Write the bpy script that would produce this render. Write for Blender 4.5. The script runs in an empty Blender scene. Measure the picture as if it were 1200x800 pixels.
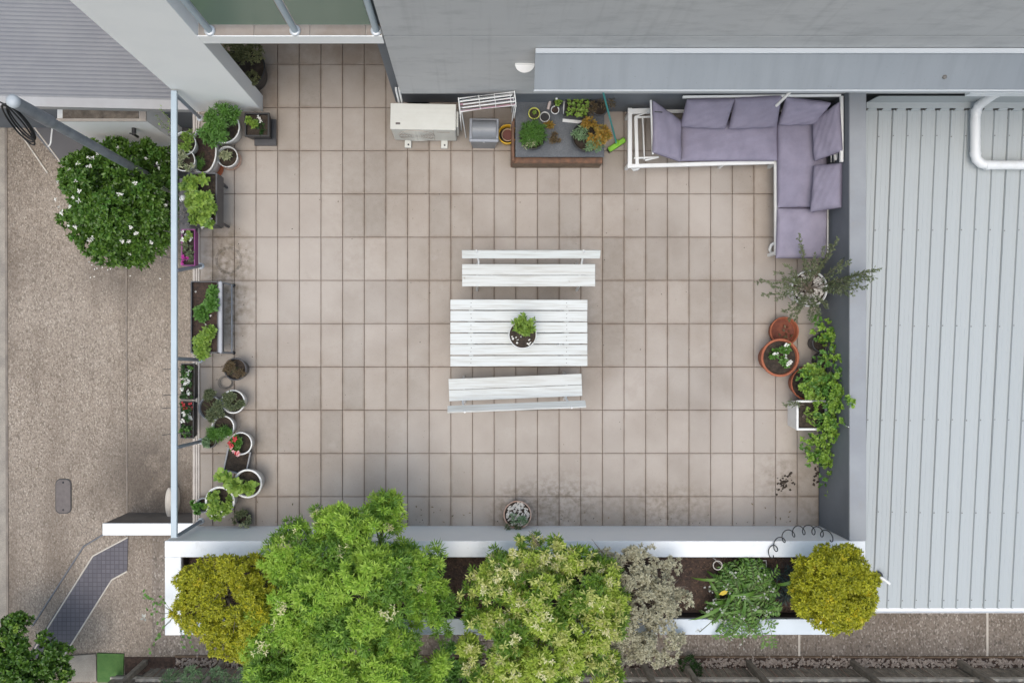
import bpy, bmesh, math, random
import numpy as np
from mathutils import Vector, Matrix, Euler
R = math.radians
PI = math.pi
random.seed(7)
rng = np.random.default_rng(7)
SC = bpy.context.scene
COL = SC.collection

# ------------------------------------------------------------------ camera, sky, sun, exposure
H = 11.5            # height of the drone above the terrace floor
F = 970.6           # focal length in photo pixels (photo is 1200 wide)
cd = bpy.data.cameras.new('camera'); cam = bpy.data.objects.new('camera', cd); COL.objects.link(cam)
cam.location = (0, 0, H); cam.rotation_euler = (0, 0, 0)
cd.sensor_width = 36; cd.lens = F / 1200 * 36
cd.shift_x = 40 / 1200; cd.shift_y = 20 / 1200
cd.clip_start = 0.1; cd.clip_end = 500
SC.camera = cam
SUN_EL, SUN_AZ = R(77), R(212)      # azimuth clockwise from +Y
w = bpy.data.worlds.new('World'); SC.world = w; w.use_nodes = True
nt = w.node_tree; nt.nodes.clear()
sky = nt.nodes.new('ShaderNodeTexSky'); sky.sky_type = 'NISHITA'; sky.sun_disc = False
sky.sun_elevation = SUN_EL; sky.sun_rotation = SUN_AZ; sky.dust_density = 10; sky.air_density = 2.8; sky.ozone_density = 10
bg = nt.nodes.new('ShaderNodeBackground'); bg.inputs[1].default_value = 0.15
ow = nt.nodes.new('ShaderNodeOutputWorld')
nt.links.new(sky.outputs[0], bg.inputs[0]); nt.links.new(bg.outputs[0], ow.inputs[0])
sd = bpy.data.lights.new('sun', 'SUN'); so = bpy.data.objects.new('sun', sd); COL.objects.link(so)
sd.energy = 0.6; sd.angle = R(70); sd.color = (1.0, 0.96, 0.92)
sv = Vector((math.sin(SUN_AZ) * math.cos(SUN_EL), math.cos(SUN_AZ) * math.cos(SUN_EL), math.sin(SUN_EL)))
so.rotation_euler = sv.to_track_quat('Z', 'Y').to_euler()
SC.view_settings.view_transform = 'Standard'; SC.view_settings.look = 'None'
SC.view_settings.gamma = 1; SC.view_settings.exposure = 0.28

def W(px, py, z=0.0):
    """point of the place at height z measured at photo pixel px,py"""
    s = (H - z) / F
    return Vector(((px - 560) * s, (420 - py) * s, z))
def S(px, z=0.0): return px * (H - z) / F
ZG = -2.7

# ------------------------------------------------------------------ materials
def mat(name, c, rough=0.6, c2=None, scale=4, lo=.35, hi=.65, fine=None, finescale=60, bump=0, bscale=60, metal=0, spec=.5, objrand=0, transl=0, leafy=False, extra=None, coat=0):
    m = bpy.data.materials.new(name); m.use_nodes = True
    n = m.node_tree.nodes; l = m.node_tree.links
    b = n['Principled BSDF']; b.inputs['Roughness'].default_value = rough; b.inputs['Metallic'].default_value = metal
    b.inputs['Specular IOR Level'].default_value = spec
    b.inputs['Coat Weight'].default_value = coat
    geo = n.new('ShaderNodeNewGeometry')
    rgb = n.new('ShaderNodeRGB'); rgb.outputs[0].default_value = (*c, 1); cur = rgb.outputs[0]
    def mix(fac, a, bb, mode='MIX'):
        x = n.new('ShaderNodeMix'); x.data_type = 'RGBA'; x.blend_type = mode
        if hasattr(fac, 'links'): l.new(fac, x.inputs[0])
        else: x.inputs[0].default_value = fac
        for v, i in ((a, 6), (bb, 7)):
            if hasattr(v, 'links'): l.new(v, x.inputs[i])
            else: x.inputs[i].default_value = (*v, 1)
        return x.outputs[2]
    def noise(s, det=5, rough_=.6):
        t = n.new('ShaderNodeTexNoise'); t.inputs['Scale'].default_value = s; t.inputs['Detail'].default_value = det
        t.inputs['Roughness'].default_value = rough_
        l.new(geo.outputs['Position'], t.inputs['Vector']); return t.outputs[0]
    def ramp(x, a, bb):
        r = n.new('ShaderNodeMapRange'); r.inputs[1].default_value = a; r.inputs[2].default_value = bb; l.new(x, r.inputs[0]); return r.outputs[0]
    if leafy:
        isl = geo.outputs['Random Per Island']
        cur = mix(ramp(isl, 0, 1), c, c2)
        cur = mix(ramp(noise(scale, 3), .35, .65), cur, mix(.45, cur, tuple(v * .6 for v in c)))
    elif c2:
        cur = mix(ramp(noise(scale), lo, hi), cur, c2)
    if fine: cur = mix(ramp(noise(finescale, 3), .4, .62), cur, mix(fine, cur, (0.02, .018, .016)))
    if objrand:
        oi = n.new('ShaderNodeObjectInfo'); hv = n.new('ShaderNodeHueSaturation')
        mr = n.new('ShaderNodeMapRange'); mr.inputs[3].default_value = 1 - objrand; mr.inputs[4].default_value = 1 + objrand
        l.new(oi.outputs['Random'], mr.inputs[0]); l.new(mr.outputs[0], hv.inputs['Value']); l.new(cur, hv.inputs['Color']); cur = hv.outputs[0]
    if extra: cur = extra(n, l, geo, mix, noise, ramp, cur)
    l.new(cur, b.inputs['Base Color'])
    if bump:
        bp = n.new('ShaderNodeBump'); bp.inputs['Strength'].default_value = bump; bp.inputs['Distance'].default_value = .01
        l.new(noise(bscale, 4), bp.inputs['Height']); l.new(bp.outputs[0], b.inputs['Normal'])
    if transl:
        tr = n.new('ShaderNodeBsdfTranslucent'); l.new(cur, tr.inputs[0]); ms = n.new('ShaderNodeMixShader'); ms.inputs[0].default_value = transl
        l.new(b.outputs[0], ms.inputs[1]); l.new(tr.outputs[0], ms.inputs[2]); l.new(ms.outputs[0], n['Material Output'].inputs[0])
    return m
def leafmat(name, a, b, scale=3, rough=.5, tr=.35, k=1.55): a = tuple(v * k for v in a); b = tuple(v * k for v in b); return mat(name, a, rough, c2=b, scale=scale, leafy=True, transl=tr)

def near(n, l, geo, pt, rad, squash=1.0):
    """1 at pt fading to 0 at rad: worn and stained spots at real places"""
    v = n.new('ShaderNodeVectorMath'); v.operation = 'SUBTRACT'; l.new(geo.outputs['Position'], v.inputs[0]); v.inputs[1].default_value = pt
    s = n.new('ShaderNodeVectorMath'); s.operation = 'MULTIPLY'; l.new(v.outputs[0], s.inputs[0]); s.inputs[1].default_value = (1, squash, 0)
    le = n.new('ShaderNodeVectorMath'); le.operation = 'LENGTH'; l.new(s.outputs[0], le.inputs[0])
    r = n.new('ShaderNodeMapRange'); r.inputs[1].default_value = rad; r.inputs[2].default_value = rad * .3; l.new(le.outputs['Value'], r.inputs[0])
    return r.outputs[0], le.outputs['Value']
def mul(n, l, a, b, k=1.0):
    m = n.new('ShaderNodeMath'); m.operation = 'MULTIPLY'; l.new(a, m.inputs[0])
    if hasattr(b, 'links'): l.new(b, m.inputs[1])
    else: m.inputs[1].default_value = b
    if k != 1:
        q = n.new('ShaderNodeMath'); q.operation = 'MULTIPLY'; l.new(m.outputs[0], q.inputs[0]); q.inputs[1].default_value = k; return q.outputs[0]
    return m.outputs[0]

def tile_extra(n, l, geo, mix, noise, ramp, cur):
    # joint grime along tile edges (shape of its own), speckle and the water stains left by planters
    sp = noise(55, 2, .5); cur = mix(ramp(sp, .62, .74), cur, mix(.35, cur, (.06, .045, .035)))
    tc = n.new('ShaderNodeTexCoord'); ab = n.new('ShaderNodeVectorMath'); ab.operation = 'ABSOLUTE'; l.new(tc.outputs['Object'], ab.inputs[0])
    sx = n.new('ShaderNodeSeparateXYZ'); l.new(ab.outputs[0], sx.inputs[0])
    e1 = ramp(sx.outputs[0], .112, .147); e2 = ramp(sx.outputs[1], .258, .297)
    mxx = n.new('ShaderNodeMath'); mxx.operation = 'MAXIMUM'; l.new(e1, mxx.inputs[0]); l.new(e2, mxx.inputs[1])
    cur = mix(mul(n, l, mxx.outputs[0], ramp(noise(4.5, 6), .28, .58), .55), cur, (.16, .105, .066))
    oi = n.new('ShaderNodeObjectInfo'); cur = mix(mul(n, l, oi.outputs['Random'], .26), cur, (.42, .35, .30))
    cur = mix(ramp(noise(.35, 3), .45, .6), cur, mix(.45, cur, (.46, .41, .37)))
    cur = mix(ramp(noise(2.6, 8, .7), .55, .72), cur, mix(.25, cur, (.5, .46, .42)))
    cur = mix(ramp(noise(1.3, 8, .75), .56, .7), cur, mix(.3, cur, (.17, .12, .085)))
    big = noise(.9, 4); cur = mix(ramp(big, .48, .75), cur, mix(.18, cur, (.14, .10, .075)))
    for (px, py, rad, sq, k) in ((268, 305, .45, .8, .8), (262, 275, .32, 1.6, .5), (266, 345, .5, .45, .75), (655, 590, .9, 1.6, .6), (606, 600, .5, 1, .8), (425, 245, .9, .5, .12), (780, 596, 1.0, 2.2, .5), (915, 560, .5, 1, .45), (270, 520, .7, .7, .22), (700, 345, 1.0, .7, .16), (955, 600, .4, 1, .4), (310, 500, .6, .7, .12)):
        f, d = near(n, l, geo, W(px, py, 0), rad, sq)
        cur = mix(mul(n, l, f, ramp(noise(7 + rad * 6, 5), .42, .66), k), cur, (.12, .085, .045))
    # pale ring scratched by a dragged pot
    ringf, d = near(n, l, geo, W(268, 305, 0), .5)
    mr = n.new('ShaderNodeMath'); mr.operation = 'COMPARE'; l.new(d, mr.inputs[0]); mr.inputs[1].default_value = .17; mr.inputs[2].default_value = .02
    cur = mix(mul(n, l, mr.outputs[0], ramp(noise(20), .35, .6), .7), cur, (.07, .055, .04))
    return cur
def pebble(name, cols, sc=38, big=.25, dark=(.10, .08, .065)):
    def ex(n, l, geo, mix, noise, ramp, cur):
        v = n.new('ShaderNodeTexVoronoi'); v.inputs['Scale'].default_value = sc; v.inputs['Randomness'].default_value = 1
        mp = n.new('ShaderNodeMapping'); mp.inputs['Rotation'].default_value = (0, 0, .6); mp.inputs['Scale'].default_value = (1, .62, 1)
        l.new(geo.outputs['Position'], mp.inputs[0]); l.new(mp.outputs[0], v.inputs['Vector'])
        sep = n.new('ShaderNodeSeparateColor'); l.new(v.outputs['Color'], sep.inputs[0])
        cr = n.new('ShaderNodeValToRGB'); l.new(sep.outputs[0], cr.inputs[0])
        e = cr.color_ramp.elements; e[0].position = 0; e[0].color = (*cols[0], 1); e[1].position = 1; e[1].color = (*cols[-1], 1)
        for i, c in enumerate(cols[1:-1]):
            q = e.new((i + 1) / (len(cols) - 1)); q.color = (*c, 1)
        cur = mix(.85, cur, cr.outputs[0])
        cur = mix(ramp(v.outputs['Distance'], .45, .8), cur, mix(.35, cur, dark))
        cur = mix(ramp(noise(.55, 5), .42, .7), cur, mix(big, cur, dark))
        cur = mix(ramp(noise(.2, 3), .4, .6), cur, mix(.12, cur, (.5, .45, .4)))
        mt = n.new('ShaderNodeMapping'); mt.inputs['Scale'].default_value = (1.6, .16, 1); l.new(geo.outputs['Position'], mt.inputs[0])
        tt = n.new('ShaderNodeTexNoise'); tt.inputs['Scale'].default_value = 1.3; tt.inputs['Detail'].default_value = 5; l.new(mt.outputs[0], tt.inputs[0])
        cur = mix(ramp(tt.outputs[0], .45, .68), cur, mix(.42, cur, (.12, .09, .068)))
        cur = mix(ramp(noise(.9, 5), .5, .68), cur, mix(.3, cur, (.12, .09, .066)))
        cur = mix(ramp(noise(3.5, 7, .75), .6, .75), cur, mix(.3, cur, (.09, .07, .055)))
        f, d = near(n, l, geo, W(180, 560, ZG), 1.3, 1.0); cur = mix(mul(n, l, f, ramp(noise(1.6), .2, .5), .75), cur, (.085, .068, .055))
        f, d = near(n, l, geo, W(150, 320, ZG), 1.0, 1.3); cur = mix(mul(n, l, f, ramp(noise(2), .3, .5), .5), cur, (.12, .10, .085))  # shadow of the flowering bush painted into the driveway colour
        return cur
    return ex
M = {}
M['tile'] = mat('porcelain_tile', (.325, .282, .242), .55, c2=(.27, .228, .19), scale=1.7, bump=.15, bscale=90, objrand=.085, extra=tile_extra)
M['grout'] = mat('grout', (.17, .125, .095), .9, c2=(.24, .19, .155), scale=6)
M['edge'] = mat('pale_edge_strip', (.50, .45, .40), .6, c2=(.42, .37, .33), scale=6)
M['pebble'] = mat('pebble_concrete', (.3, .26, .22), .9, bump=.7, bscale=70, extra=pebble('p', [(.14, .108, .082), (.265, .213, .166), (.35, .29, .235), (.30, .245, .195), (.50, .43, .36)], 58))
M['pebble_dark'] = mat('dark_shaded_pebble_concrete', (.18, .15, .13), .9, bump=.7, bscale=70, extra=pebble('q', [(.09, .075, .062), (.21, .175, .145), (.28, .235, .195), (.24, .20, .165), (.50, .45, .40)], 46))  # slightly darker mix, with shade of the narrow side path in the colour
M['concrete'] = mat('concrete', (.36, .32, .27), .85, c2=(.26, .23, .2), scale=4, bump=.3, fine=.2)
M['cream'] = mat('cream_concrete', (.62, .57, .5), .8, c2=(.5, .45, .4), scale=5)
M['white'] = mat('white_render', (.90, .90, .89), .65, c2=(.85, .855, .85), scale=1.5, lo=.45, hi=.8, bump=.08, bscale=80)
def streaks(n, l, geo, mix, noise, ramp, cur):
    mq = n.new('ShaderNodeMapping'); mq.inputs['Scale'].default_value = (6, .6, 1); l.new(geo.outputs['Position'], mq.inputs[0])
    tq = n.new('ShaderNodeTexNoise'); tq.inputs['Scale'].default_value = 1.4; tq.inputs['Detail'].default_value = 6; l.new(mq.outputs[0], tq.inputs[0])
    cur = mix(ramp(tq.outputs[0], .45, .75), cur, mix(.22, cur, (.12, .125, .13)))
    return mix(ramp(noise(40, 2), .68, .76), cur, mix(.35, cur, (.1, .09, .08)))
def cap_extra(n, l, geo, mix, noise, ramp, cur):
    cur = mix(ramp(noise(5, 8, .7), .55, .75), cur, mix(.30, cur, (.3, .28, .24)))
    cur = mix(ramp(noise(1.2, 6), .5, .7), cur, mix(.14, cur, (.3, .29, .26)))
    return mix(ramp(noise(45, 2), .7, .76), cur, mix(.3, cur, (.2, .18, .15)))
M['whitecap'] = mat('stained_dimmed_white_render', (.77, .785, .80), .6, extra=cap_extra, bump=.06)  # specks are dirt; base darkened to offset light on the cap top
M['bluecap'] = mat('pale_blue_capping', (.58, .63, .68), .5, c2=(.52, .57, .62), scale=3)  # pale blue-grey tone, bluer than the white walls
def wall_extra(n, l, geo, mix, noise, ramp, cur):
    mp = n.new('ShaderNodeMapping'); mp.inputs['Scale'].default_value = (.7, 1, 2.2); l.new(geo.outputs['Position'], mp.inputs[0])
    t = n.new('ShaderNodeTexNoise'); t.inputs['Scale'].default_value = 1.3; t.inputs['Detail'].default_value = 7; l.new(mp.outputs[0], t.inputs[0])
    cur = mix(ramp(t.outputs[0], .38, .68), cur, mix(.45, cur, (.56, .56, .56)))
    mq = n.new('ShaderNodeMapping'); mq.inputs['Scale'].default_value = (9, 1, .35); l.new(geo.outputs['Position'], mq.inputs[0])
    tq = n.new('ShaderNodeTexNoise'); tq.inputs['Scale'].default_value = 1.2; tq.inputs['Detail'].default_value = 5; l.new(mq.outputs[0], tq.inputs[0])
    cur = mix(ramp(tq.outputs[0], .55, .8), cur, mix(.20, cur, (.14, .145, .15)))
    t2 = n.new('ShaderNodeTexNoise'); t2.inputs['Scale'].default_value = 3.0; t2.inputs['Detail'].default_value = 8; t2.inputs['Roughness'].default_value = .7; l.new(mp.outputs[0], t2.inputs[0])
    cur = mix(ramp(t2.outputs[0], .50, .72), cur, mix(.30, cur, (.14, .145, .155)))
    return cur
M['wall'] = mat('grey_painted_render', (.47, .475, .48), .7, bump=.15, bscale=40, extra=wall_extra)
M['wall_dark'] = mat('charcoal_painted_render', (.15, .165, .185), .65, c2=(.125, .137, .155), scale=2, bump=.1)
M['wall_cap'] = mat('grey_wall_capping', (.28, .292, .31), .5, c2=(.24, .25, .27), scale=2.5, extra=cap_extra)
M['awning'] = mat('blue_grey_metal', (.24, .262, .285), .45, c2=(.215, .237, .26), scale=1.5, lo=.3, hi=.8, metal=.1, extra=streaks)
M['awning_edge'] = mat('pale_metal_edge', (.52, .55, .58), .4)
M['slit'] = mat('shadow_gap', (.16, .165, .18), .7)
def roof_extra(n, l, geo, mix, noise, ramp, cur):
    mp = n.new('ShaderNodeMapping'); mp.inputs['Scale'].default_value = (7, .5, 1); l.new(geo.outputs['Position'], mp.inputs[0])
    t = n.new('ShaderNodeTexNoise'); t.inputs['Scale'].default_value = 1.5; t.inputs['Detail'].default_value = 4; l.new(mp.outputs[0], t.inputs[0])
    cur = mix(ramp(t.outputs[0], .4, .75), cur, mix(.16, cur, (.35, .36, .37)))
    return mix(ramp(noise(30, 2), .7, .78), cur, mix(.3, cur, (.3, .27, .24)))
M['roof'] = mat('white_roof_sheet', (.395, .42, .425), .42, extra=roof_extra, metal=.05, objrand=.02)
M['roofgrey'] = mat('grey_corrugated', (.21, .21, .22), .6, c2=(.185, .185, .20), scale=2)
M['fascia'] = mat('grey_gutter', (.36, .355, .36), .5, c2=(.32, .31, .31), scale=2)
M['pvc'] = mat('white_pipe', (.72, .73, .74), .4, c2=(.62, .62, .62), scale=6, lo=.5, hi=.8)
M['rail'] = mat('pale_powder_coat', (.42, .50, .55), .4, c2=(.38, .45, .50), scale=3)
M['post'] = mat('grey_powder_coat', (.27, .30, .35), .4)
M['chrome'] = mat('pale_flange', (.6, .62, .64), .3, metal=.3)
M['alu'] = mat('white_frame_paint', (.74, .74, .73), .4, c2=(.66, .65, .63), scale=8, lo=.5, hi=.8)
def plank_extra(n, l, geo, mix, noise, ramp, cur):
    mp = n.new('ShaderNodeMapping'); mp.inputs['Scale'].default_value = (1.2, 18, 18); l.new(geo.outputs['Position'], mp.inputs[0])
    t = n.new('ShaderNodeTexNoise'); t.inputs['Scale'].default_value = 2; t.inputs['Detail'].default_value = 6; l.new(mp.outputs[0], t.inputs[0])
    cur = mix(ramp(t.outputs[0], .45, .72), cur, mix(.5, cur, (.36, .33, .28)))
    k = noise(7, 3); return mix(ramp(k, .72, .78), cur, mix(.6, cur, (.2, .17, .13)))
M['plank'] = mat('white_painted_timber', (.60, .615, .60), .6, bump=.12, bscale=50, extra=plank_extra, objrand=.03)
def fab(n, l, geo, mix, noise, ramp, cur):
    t = noise(3.5, 5); cur = mix(ramp(t, .35, .7), cur, mix(.35, cur, (.13, .118, .155)))
    cur = mix(ramp(noise(1.8, 4), .5, .7), cur, mix(.35, cur, (.36, .33, .42)))
    return mix(ramp(noise(220, 2), .4, .6), cur, mix(.12, cur, (.1, .09, .12)))
M['fabric'] = mat('mauve_grey_fabric', (.27, .25, .325), .95, spec=.15, bump=.35, bscale=160, extra=fab, objrand=.05)
M['fabric2'] = mat('faded_lilac_fabric', (.30, .275, .345), .95, spec=.15, bump=.35, bscale=160, extra=fab)
M['timber'] = mat('red_brown_timber', (.20, .095, .052), .6, c2=(.10, .055, .035), scale=14, bump=.2)
M['timber_old'] = mat('weathered_timber', (.19, .13, .085), .8, c2=(.11, .075, .05), scale=12, bump=.4)
M['fence'] = mat('grey_weathered_paling', (.27, .24, .20), .9, c2=(.16, .145, .12), scale=9, bump=.5, objrand=.25)
M['fence_rail'] = mat('pale_weathered_rail', (.50, .47, .41), .9, c2=(.33, .30, .26), scale=7, bump=.4)
M['slate'] = mat('grey_board_top', (.095, .105, .12), .5, c2=(.15, .16, .175), scale=5, lo=.4, hi=.75, fine=.3)
M['black'] = mat('black_plastic', (.02, .02, .022), .45)
M['charcoal'] = mat('charcoal_plastic', (.05, .05, .055), .5, c2=(.07, .07, .075), scale=9)
M['greypl'] = mat('grey_plastic', (.22, .23, .25), .4, c2=(.19, .2, .215), scale=7)
M['greypl2'] = mat('pale_grey_plastic', (.32, .335, .37), .35)
M['whitepl'] = mat('white_plastic', (.74, .74, .73), .4, c2=(.6, .58, .54), scale=9, lo=.5, hi=.85)
M['offwhite'] = mat('cream_enamel', (.60, .595, .55), .45, c2=(.55, .54, .49), scale=4, lo=.4, hi=.8)
M['pinkish'] = mat('dusty_grille', (.52, .45, .40), .7, c2=(.42, .36, .32), scale=10)
M['terra'] = mat('terracotta', (.36, .115, .055), .75, c2=(.29, .085, .042), scale=8)
M['terra_dusty'] = mat('dusty_terracotta', (.46, .27, .20), .8, c2=(.55, .42, .35), scale=12)
M['yellow'] = mat('yellow_plastic', (.75, .46, .03), .4)
M['yellowpale'] = mat('lime_yellow_plastic', (.55, .55, .12), .4)
M['magenta'] = mat('purple_plastic', (.22, .03, .17), .45)
M['soil'] = mat('soil', (.026, .019, .014), .95, c2=(.06, .044, .032), scale=18, bump=1, bscale=50)
M['mulch'] = mat('bark_mulch', (.085, .052, .038), .95, c2=(.035, .024, .02), scale=22, bump=1, bscale=40)
M['pebw'] = mat('white_pebbles', (.68, .65, .6), .7, c2=(.45, .41, .37), scale=30)
M['bark'] = mat('bark', (.16, .12, .09), .9, c2=(.24, .2, .16), scale=14, bump=.6)
M['stem'] = mat('green_stem', (.10, .12, .045), .8)
M['steel'] = mat('galvanised_steel', (.23, .25, .28), .5, c2=(.34, .36, .39), scale=5, metal=.35)
M['cable'] = mat('black_cable', (.012, .012, .013), .5)
M['wire'] = mat('grey_wire', (.16, .15, .14), .5)
M['teal'] = mat('teal_handle', (.05, .28, .27), .4)
M['limepl'] = mat('lime_plastic', (.25, .55, .05), .4)
M['pinkw'] = mat('pink_rod', (.52, .28, .36), .5)
M['bluew'] = mat('blue_rod', (.3, .42, .48), .5)
M['lamp'] = mat('opal_glass', (.8, .8, .8), .3)
M['cover'] = mat('brown_cover', (.10, .082, .08), .6, c2=(.13, .11, .105), scale=12)
M['turf'] = mat('artificial_turf', (.10, .20, .055), .95, c2=(.07, .16, .04), scale=14, bump=1, bscale=200)
def grid_extra(n, l, geo, mix, noise, ramp, cur):
    br = n.new('ShaderNodeTexBrick'); br.offset = 0; br.inputs['Scale'].default_value = 1; br.inputs['Brick Width'].default_value = .075; br.inputs['Row Height'].default_value = .075
    br.inputs['Mortar Size'].default_value = .006; br.inputs['Color1'].default_value = (.105, .098, .115, 1); br.inputs['Color2'].default_value = (.13, .12, .138, 1); br.inputs['Mortar'].default_value = (.07, .065, .075, 1)
    l.new(geo.outputs['Position'], br.inputs['Vector'])
    return mix(ramp(noise(1.5), .35, .7), br.outputs[0], mix(.3, br.outputs[0], (.17, .16, .17)))
M['gtile'] = mat('charcoal_mosaic_paving', (.1, .1, .11), .8, extra=grid_extra)
M['slabgrey'] = mat('charcoal_paving', (.13, .125, .13), .8, c2=(.115, .11, .115), scale=1.5)
M['flw'] = mat('white_petals', (.8, .79, .74), .6, transl=.2)
M['flr'] = mat('red_petals', (.62, .06, .07), .6, transl=.2)
M['flm'] = mat('magenta_petals', (.55, .04, .35), .6, transl=.2)
M['flc'] = mat('cream_blossom', (.80, .76, .46), .7, transl=.3)
M['flp'] = mat('pale_flower', (.5, .5, .45), .7, transl=.3)
M['yleaf'] = mat('yellow_leaf', (.7, .5, .05), .6, transl=.3)
# leaves
L = {}
L['tree1'] = leafmat('bright_green_leaf', (.17, .29, .04), (.06, .14, .02), 2.0, tr=.35)
L['tree2'] = leafmat('yellow_green_leaf', (.16, .25, .026), (.055, .13, .018), 2.6, tr=.35)
L['tree1b'] = leafmat('lime_green_leaf', (.33, .46, .07), (.20, .32, .04), 2.0, tr=.4)
L['tree2b'] = leafmat('light_lime_leaf', (.36, .44, .07), (.22, .31, .04), 2.0, tr=.4)
L['tip2'] = leafmat('lime_tip_leaf', (.46, .46, .17), (.32, .37, .09), 3, tr=.35)
L['tip1'] = leafmat('lime_tip', (.26, .40, .05), (.18, .32, .04), 3, tr=.35)
L['grey'] = leafmat('grey_olive_leaf', (.42, .40, .29), (.25, .235, .165), 3)
L['gold'] = leafmat('golden_leaf', (.42, .41, .026), (.13, .155, .012), 4, tr=.35)
L['goldhot'] = leafmat('orange_gold_leaf', (.46, .38, .025), (.34, .33, .02), 4, tr=.3)
L['dark'] = leafmat('dark_glossy_leaf', (.038, .092, .014), (.11, .20, .03), 4, rough=.35)  # paler second tone puts bright highlights into random leaves
L['deep'] = leafmat('deep_green_leaf', (.018, .05, .010), (.04, .09, .02), 4, rough=.4)
L['strap'] = leafmat('strap_leaf', (.115, .21, .035), (.05, .12, .02), 4, rough=.4)
L['lime'] = leafmat('lime_leaf', (.23, .33, .055), (.08, .16, .025), 5, tr=.3)
L['vine'] = leafmat('vine_leaf', (.20, .31, .04), (.085, .18, .025), 6, tr=.3)
L['mid'] = leafmat('mid_green_leaf', (.085, .19, .03), (.05, .12, .02), 6, tr=.3)
L['olive'] = leafmat('olive_leaf', (.13, .15, .075), (.075, .10, .05), 6)
L['varieg'] = leafmat('variegated_leaf', (.45, .45, .3), (.08, .13, .04), 9)
L['autumn'] = leafmat('orange_leaf', (.36, .20, .035), (.15, .14, .03), 9)
L['dry'] = leafmat('dry_brown_leaf', (.16, .11, .06), (.07, .06, .03), 9)
L['bluegreen'] = leafmat('blue_green_leaf', (.20, .29, .16), (.10, .18, .08), 9)
L['hedge'] = leafmat('dark_hedge_leaf', (.10, .11, .045), (.19, .19, .085), 9)
# glass
gm = bpy.data.materials.new('green_frosted_glass'); gm.use_nodes = True; n = gm.node_tree.nodes; l = gm.node_tree.links; n.clear()
o_ = n.new('ShaderNodeOutputMaterial'); tb = n.new('ShaderNodeBsdfTransparent'); tb.inputs[0].default_value = (.60, .74, .66, 1)
df = n.new('ShaderNodeBsdfPrincipled'); df.inputs['Base Color'].default_value = (.24, .32, .26, 1); df.inputs['Roughness'].default_value = .12; df.inputs['Specular IOR Level'].default_value = .8
mx = n.new('ShaderNodeMixShader'); mx.inputs[0].default_value = .62
l.new(tb.outputs[0], mx.inputs[1]); l.new(df.outputs[0], mx.inputs[2]); l.new(mx.outputs[0], o_.inputs[0])
M['glass'] = gm

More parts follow.
